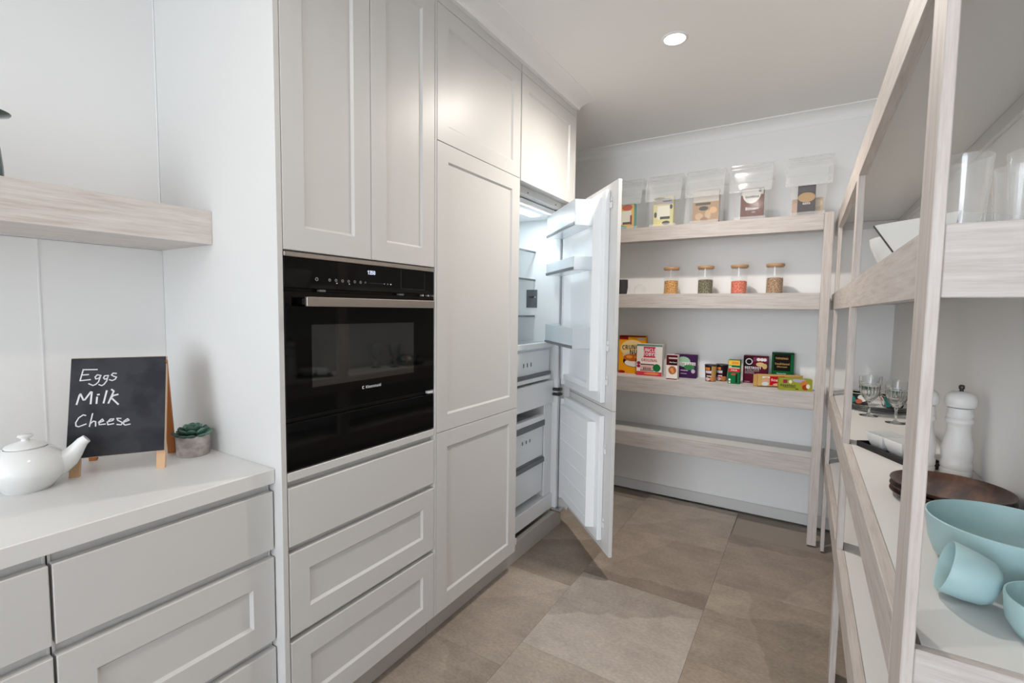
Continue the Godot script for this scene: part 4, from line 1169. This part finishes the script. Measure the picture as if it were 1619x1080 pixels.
# ---------------------------------------------------------------- on the right shelving
func right_things() -> void:
	var Y2 := 1.413
	var Y3 := 0.862
	# ribbed tumblers
	var src: Node3D
	for q in [[0.166, -0.865, "clear ribbed tumbler beside the near timber post"], [0.243, -0.955, "clear ribbed tumbler standing behind the other two"], [0.237, -0.868, "clear ribbed tumbler at the right edge of the picture"]]:
		if src == null:
			src = thing("tumbler", q[2], "tumbler", Vector3(q[0], Y2, q[1]), 0.0, "ribbed tumblers on the upper shelf")
			var s := begin()
			var pr := [Vector2(0, 0), Vector2(0.021, 0), Vector2(0.0225, 0.003)]
			for k in 25:
				var y := 0.005 + k * 0.0035
				pr.append(Vector2(0.0227 + 0.0068 * y / 0.1 + (0.0009 if k % 2 == 0 else 0.0), y))
			for e in [Vector2(0.0298, 0.093), Vector2(0.0294, 0.095), Vector2(0.028, 0.095), Vector2(0.0275, 0.09), Vector2(0.0212, 0.014), Vector2(0.019, 0.009), Vector2(0, 0.009)]:
				pr.append(e)
			lathe(s, pr, Vector3.ZERO, 40)
			mi("tumbler_glass", s, V["thin glass"], src)
		else:
			dup(src, q[2], Vector3(q[0], Y2, q[1]), 0.7)
	# square dishes and a white bowl, upper shelf
	var d := thing("square_dish", "square glass serving dish with flared dark-edged sides", "dish", Vector3(0.262, Y2, -1.5), 0.0, "")
	var s2 := begin()
	lathe(s2, [Vector2(0, 0), Vector2(0.068, 0.0), Vector2(0.134, 0.106), Vector2(0.13, 0.108), Vector2(0.064, 0.005), Vector2(0, 0.005)], Vector3.ZERO, 4, 0.0, true)
	mi("dish", s2, V["porcelain"], d)
	s2 = begin()
	for k in 4:
		var a := Vector3(cos(TAU * k / 4), 0, sin(TAU * k / 4))
		tube(s2, [a * 0.07 + Vector3(0, 0.003, 0), a * 0.1345 + Vector3(0, 0.107, 0)], [0.0022, 0.0022], 8)
	mi("dark_edge", s2, V["dark steel"], d)
	var d2 := thing("square_dish", "smaller square white dish nested inside the dark-edged one", "dish", Vector3(0.27, Y2 + 0.0055, -1.5))
	s2 = begin()
	lathe(s2, [Vector2(0, 0.0), Vector2(0.045, 0.0), Vector2(0.088, 0.078), Vector2(0.085, 0.08), Vector2(0.042, 0.005), Vector2(0, 0.005)], Vector3.ZERO, 4, 0.0, true)
	mi("dish", s2, V["porcelain"], d2)
	var wb := thing("white_bowl", "tall white bowl beside the square dish on the upper shelf", "bowl", Vector3(0.25, Y2, -1.73))
	s2 = begin()
	lathe(s2, [Vector2(0, 0), Vector2(0.06, 0), Vector2(0.064, 0.003), Vector2(0.09, 0.035), Vector2(0.108, 0.08), Vector2(0.111, 0.1), Vector2(0.108, 0.102), Vector2(0.104, 0.085), Vector2(0.086, 0.037), Vector2(0.05, 0.008), Vector2(0, 0.006)], Vector3.ZERO, 44)
	mi("bowl", s2, V["porcelain"], wb)
	# dinner plates with two patterned dishes on them
	for k in 3:
		var p := thing("dinner_plate", ["bottom white dinner plate of the stack of three", "middle white dinner plate of the stack of three", "top white dinner plate under the patterned dishes"][k], "plate", Vector3(0.283, Y3 + 0.0075 * k, -2.73), 0.0, "stack of dinner plates")
		s2 = begin()
		lathe(s2, [Vector2(0, 0), Vector2(0.075, 0), Vector2(0.08, 0.002), Vector2(0.122, 0.0125), Vector2(0.123, 0.014), Vector2(0.121, 0.0145), Vector2(0.08, 0.005), Vector2(0, 0.004)], Vector3.ZERO, 48)
		mi("plate", s2, V["porcelain"], p)
		s2 = begin()
		lathe(s2, [Vector2(0.1225, 0.0122), Vector2(0.1238, 0.0138), Vector2(0.1225, 0.0152)], Vector3.ZERO, 48)
		mi("dark_rim", s2, V["dark steel"], p)
	var pat := mat("patterned glaze", Color.WHITE, 0.2)
	pat.albedo_texture = art(128, 64, Color(0.1, 0.1, 0.1), [["e", 0.12, 0.5, 0.1, 0.4, Color(0.13, 0.45, 0.42)], ["e", 0.3, 0.4, 0.08, 0.3, Color(0.85, 0.83, 0.8)], ["e", 0.36, 0.7, 0.06, 0.2, Color(0.7, 0.35, 0.28)], ["e", 0.5, 0.5, 0.09, 0.42, Color(0.13, 0.45, 0.42)], ["e", 0.66, 0.5, 0.08, 0.4, Color(0.82, 0.84, 0.83)], ["e", 0.68, 0.4, 0.04, 0.15, Color(0.75, 0.35, 0.3)], ["e", 0.84, 0.55, 0.08, 0.4, Color(0.15, 0.5, 0.46)], ["r", 0.0, 0.0, 1.0, 0.06, Color(0.85, 0.8, 0.74)]])
	for q in [[0.222, -2.73, 0.35, "patterned teal and black square dish on the plates, left one"], [0.338, -2.71, 0.95, "patterned teal and black square dish on the plates, right one"]]:
		var t := thing("patterned_dish", q[3], "dish", Vector3(q[0], Y3 + 0.02, q[1]), q[2], "patterned dishes on the plates")
		s2 = begin()
		var hgt := 0.055
		for k in 4:
			var a0 := TAU * k / 4
			var a1 := TAU * (k + 1) / 4
			var c0 := Vector3(cos(a0), 0, sin(a0))
			var c1 := Vector3(cos(a1), 0, sin(a1))
			for inner in [false, true]:
				var e: float = 0.003 if inner else 0.0
				var P := [c0 * (0.06 - e) + Vector3(0, hgt, 0), c1 * (0.06 - e) + Vector3(0, hgt, 0), c1 * (0.04 - e) + Vector3(0, e, 0), c0 * (0.04 - e) + Vector3(0, e, 0)]
				var nn: Vector3 = (c0 + c1).normalized() * (-1.0 if inner else 1.0)
				var uv := [Vector2(k * 0.25, 0), Vector2(k * 0.25 + 0.25, 0), Vector2(k * 0.25 + 0.25, 1), Vector2(k * 0.25, 1)]
				for i in ([0, 1, 2, 0, 2, 3] if inner else [0, 2, 1, 0, 3, 2]):
					s2.set_normal(nn)
					s2.set_uv(uv[i])
					s2.add_vertex(P[i])
		mi("dish", s2, pat, t)
		s2 = begin()
		lathe(s2, [Vector2(0, 0), Vector2(0.04, 0), Vector2(0.038, 0.003), Vector2(0, 0.003)], Vector3.ZERO, 4)
		mi("base", s2, V["black"], t)
	# cut wine glasses
	src = null
	for q in [[0.24, -2.55, "cut crystal goblet in front of the plates, further from the post"], [0.318, -2.44, "cut crystal goblet in front of the plates, nearest the post"]]:
		if src == null:
			src = thing("goblet", q[2], "goblet", Vector3(q[0], Y3, q[1]), 0.0, "crystal goblets")
			s2 = begin()
			lathe(s2, [Vector2(0, 0), Vector2(0.034, 0), Vector2(0.034, 0.002), Vector2(0.012, 0.006), Vector2(0.005, 0.012), Vector2(0.0045, 0.05), Vector2(0.008, 0.057), Vector2(0.005, 0.062)], Vector3.ZERO, 32)
			mi("stem", s2, V["solid glass"], src)
			s2 = begin()   # faceted bowl: flat cuts in rings
			lathe(s2, [Vector2(0.0, 0.06), Vector2(0.012, 0.064), Vector2(0.027, 0.082), Vector2(0.0375, 0.105), Vector2(0.0365, 0.112), Vector2(0.04, 0.122), Vector2(0.0385, 0.129), Vector2(0.0405, 0.139)], Vector3.ZERO, 14, 0.0, true)
			lathe(s2, [Vector2(0.0405, 0.139), Vector2(0.0405, 0.172), Vector2(0.039, 0.172), Vector2(0.0385, 0.139), Vector2(0.035, 0.106), Vector2(0.024, 0.084), Vector2(0.0, 0.07)], Vector3.ZERO, 32)
			mi("glass_bowl", s2, V["solid glass"], src)
		else:
			dup(src, q[2], Vector3(q[0], Y3, q[1]), 0.4)
	# black tray with square bowls
	var e := Vector3(0.47, 0, 0.883)
	var turn := atan2(-e.z, e.x)
	var tr := thing("serving_tray", "narrow black rectangular tray under two white square bowls", "tray", Vector3(0.256, Y3, -1.862), turn)
	s2 = begin()
	bx(s2, Vector3(-0.12, 0, -0.05), Vector3(0.12, 0.005, 0.05), 0.001)
	for q in [[-0.12, -0.05, 0.12, -0.045], [-0.12, 0.045, 0.12, 0.05], [-0.12, -0.045, -0.115, 0.045], [0.115, -0.045, 0.12, 0.045]]:
		bx(s2, Vector3(q[0], 0.004, q[1]), Vector3(q[2], 0.018, q[3]), 0.001)
	mi("tray", s2, V["black"], tr)
	for k in 2:
		var at := Vector3(0.256, Y3 + 0.0055, -1.862) + e * (-0.057 + 0.082 * k)
		var b := thing("square_bowl", ["square white bowl on the black tray, the further one", "square white bowl on the black tray, the nearer one"][k], "bowl", at, turn, "square bowls on the tray")
		s2 = begin()
		lathe(s2, [Vector2(0, 0), Vector2(0.03, 0), Vector2(0.038, 0.006), Vector2(0.05, 0.03), Vector2(0.0555, 0.05), Vector2(0.0525, 0.05), Vector2(0.047, 0.03), Vector2(0.034, 0.008), Vector2(0, 0.006)], Vector3.ZERO, 4, PI / 4, true)
		mi("bowl", s2, V["porcelain"], b)
	# pepper mills
	src = null
	for q in [[0.362, -1.735, "tall white turned pepper mill, the right-hand one"], [0.285, -1.737, "tall white turned pepper mill half hidden by the near post"]]:
		if src == null:
			src = thing("pepper_mill", q[2], "pepper mill", Vector3(q[0], Y3, q[1]), 0.0, "white pepper mills")
			s2 = begin()
			lathe(s2, [Vector2(0, 0), Vector2(0.033, 0), Vector2(0.0345, 0.004), Vector2(0.0345, 0.016), Vector2(0.032, 0.02), Vector2(0.0345, 0.024), Vector2(0.0345, 0.038), Vector2(0.031, 0.043), Vector2(0.0335, 0.056), Vector2(0.034, 0.075), Vector2(0.03, 0.1), Vector2(0.0255, 0.125), Vector2(0.0255, 0.142), Vector2(0.029, 0.146), Vector2(0.0305, 0.152), Vector2(0.029, 0.158), Vector2(0.0265, 0.161), Vector2(0.0285, 0.168), Vector2(0.0265, 0.175), Vector2(0.026, 0.187), Vector2(0.02, 0.188)], Vector3.ZERO, 40)
			mi("mill_body", s2, V["white matte"], src)
			s2 = begin()
			lathe(s2, [Vector2(0.02, 0.189), Vector2(0.03, 0.19), Vector2(0.034, 0.198), Vector2(0.034, 0.212), Vector2(0.03, 0.224), Vector2(0.02, 0.231), Vector2(0, 0.233)], Vector3.ZERO, 40)
			mi("mill_head", s2, V["white matte"], src)
			s2 = begin()
			lathe(s2, [Vector2(0.005, 0.232), Vector2(0.004, 0.237), Vector2(0.0065, 0.24), Vector2(0.0065, 0.247), Vector2(0.004, 0.25), Vector2(0, 0.25)], Vector3.ZERO, 20)
			mi("top_nut", s2, V["dark steel"], src)
		else:
			dup(src, q[2], Vector3(q[0], Y3, q[1]), 0.0)
	# walnut plates
	var wal := mat("walnut", Color.WHITE, 0.4)
	wal.albedo_texture = noise_tex(51, 0.012, [[0.2, Color(0.2, 0.125, 0.095)], [0.5, Color(0.32, 0.21, 0.165)], [0.8, Color(0.44, 0.32, 0.25)]], 256, 4, 20.0)
	wal.uv1_triplanar = true
	wal.uv1_scale = Vector3(2.0, 9, 9)
	for k in 3:
		var p := thing("walnut_plate", ["bottom dark walnut plate of the stack behind the blue bowl", "middle dark walnut plate of the stack behind the blue bowl", "top dark walnut plate of the stack behind the blue bowl"][k], "plate", Vector3(0.297, Y3 + 0.0135 * k, -1.458), 0.6 + 0.3 * k, "stack of walnut plates")
		s2 = begin()
		lathe(s2, [Vector2(0, 0), Vector2(0.08, 0), Vector2(0.1, 0.006), Vector2(0.1105, 0.016), Vector2(0.11, 0.0175), Vector2(0.106, 0.0165), Vector2(0.098, 0.009), Vector2(0.08, 0.004), Vector2(0, 0.004)], Vector3.ZERO, 52)
		mi("plate", s2, wal, p)
	# aqua bowls
	var A: Material = V["aqua"]
	var big := thing("blue_bowl", "large deep pale blue bowl", "bowl", Vector3(0.307, Y3, -1.122))
	s2 = begin()
	lathe(s2, [Vector2(0, 0), Vector2(0.075, 0), Vector2(0.084, 0.003), Vector2(0.095, 0.014), Vector2(0.103, 0.036), Vector2(0.109, 0.08), Vector2(0.1095, 0.083), Vector2(0.107, 0.084), Vector2(0.1045, 0.079), Vector2(0.099, 0.038), Vector2(0.09, 0.018), Vector2(0.075, 0.007), Vector2(0, 0.005)], Vector3.ZERO, 64)
	mi("bowl", s2, A, big)
	var small := thing("blue_bowl", "small pale blue bowl at the right edge in front", "bowl", Vector3(0.315, Y3, -0.905))
	s2 = begin()
	lathe(s2, [Vector2(0, 0), Vector2(0.045, 0), Vector2(0.054, 0.005), Vector2(0.063, 0.02), Vector2(0.066, 0.052), Vector2(0.0655, 0.055), Vector2(0.0635, 0.055), Vector2(0.06, 0.022), Vector2(0.05, 0.008), Vector2(0, 0.005)], Vector3.ZERO, 52)
	mi("bowl", s2, A, small)
	var cup := thing("blue_cup", "pale blue cup tipped over against the large blue bowl", "cup", Vector3(0.228, Y3, -0.97))
	s2 = begin()
	# axis from the closed end to the mouth
	var ax := Vector3(-0.9, 0.24, -0.06).normalized()
	var sx := ax.cross(Vector3.UP).normalized()
	var bs := Basis(sx, ax, sx.cross(ax))
	lathe(s2, [Vector2(0, 0), Vector2(0.018, 0), Vector2(0.027, 0.003), Vector2(0.034, 0.012), Vector2(0.0385, 0.033), Vector2(0.0405, 0.06), Vector2(0.0396, 0.062), Vector2(0.0384, 0.06), Vector2(0.0362, 0.033), Vector2(0.031, 0.013), Vector2(0.018, 0.005), Vector2(0, 0.004)], Vector3(0, 0.0405, 0) - ax * 0.031, 48, 0.0, false, bs)
	mi("cup", s2, A, cup)
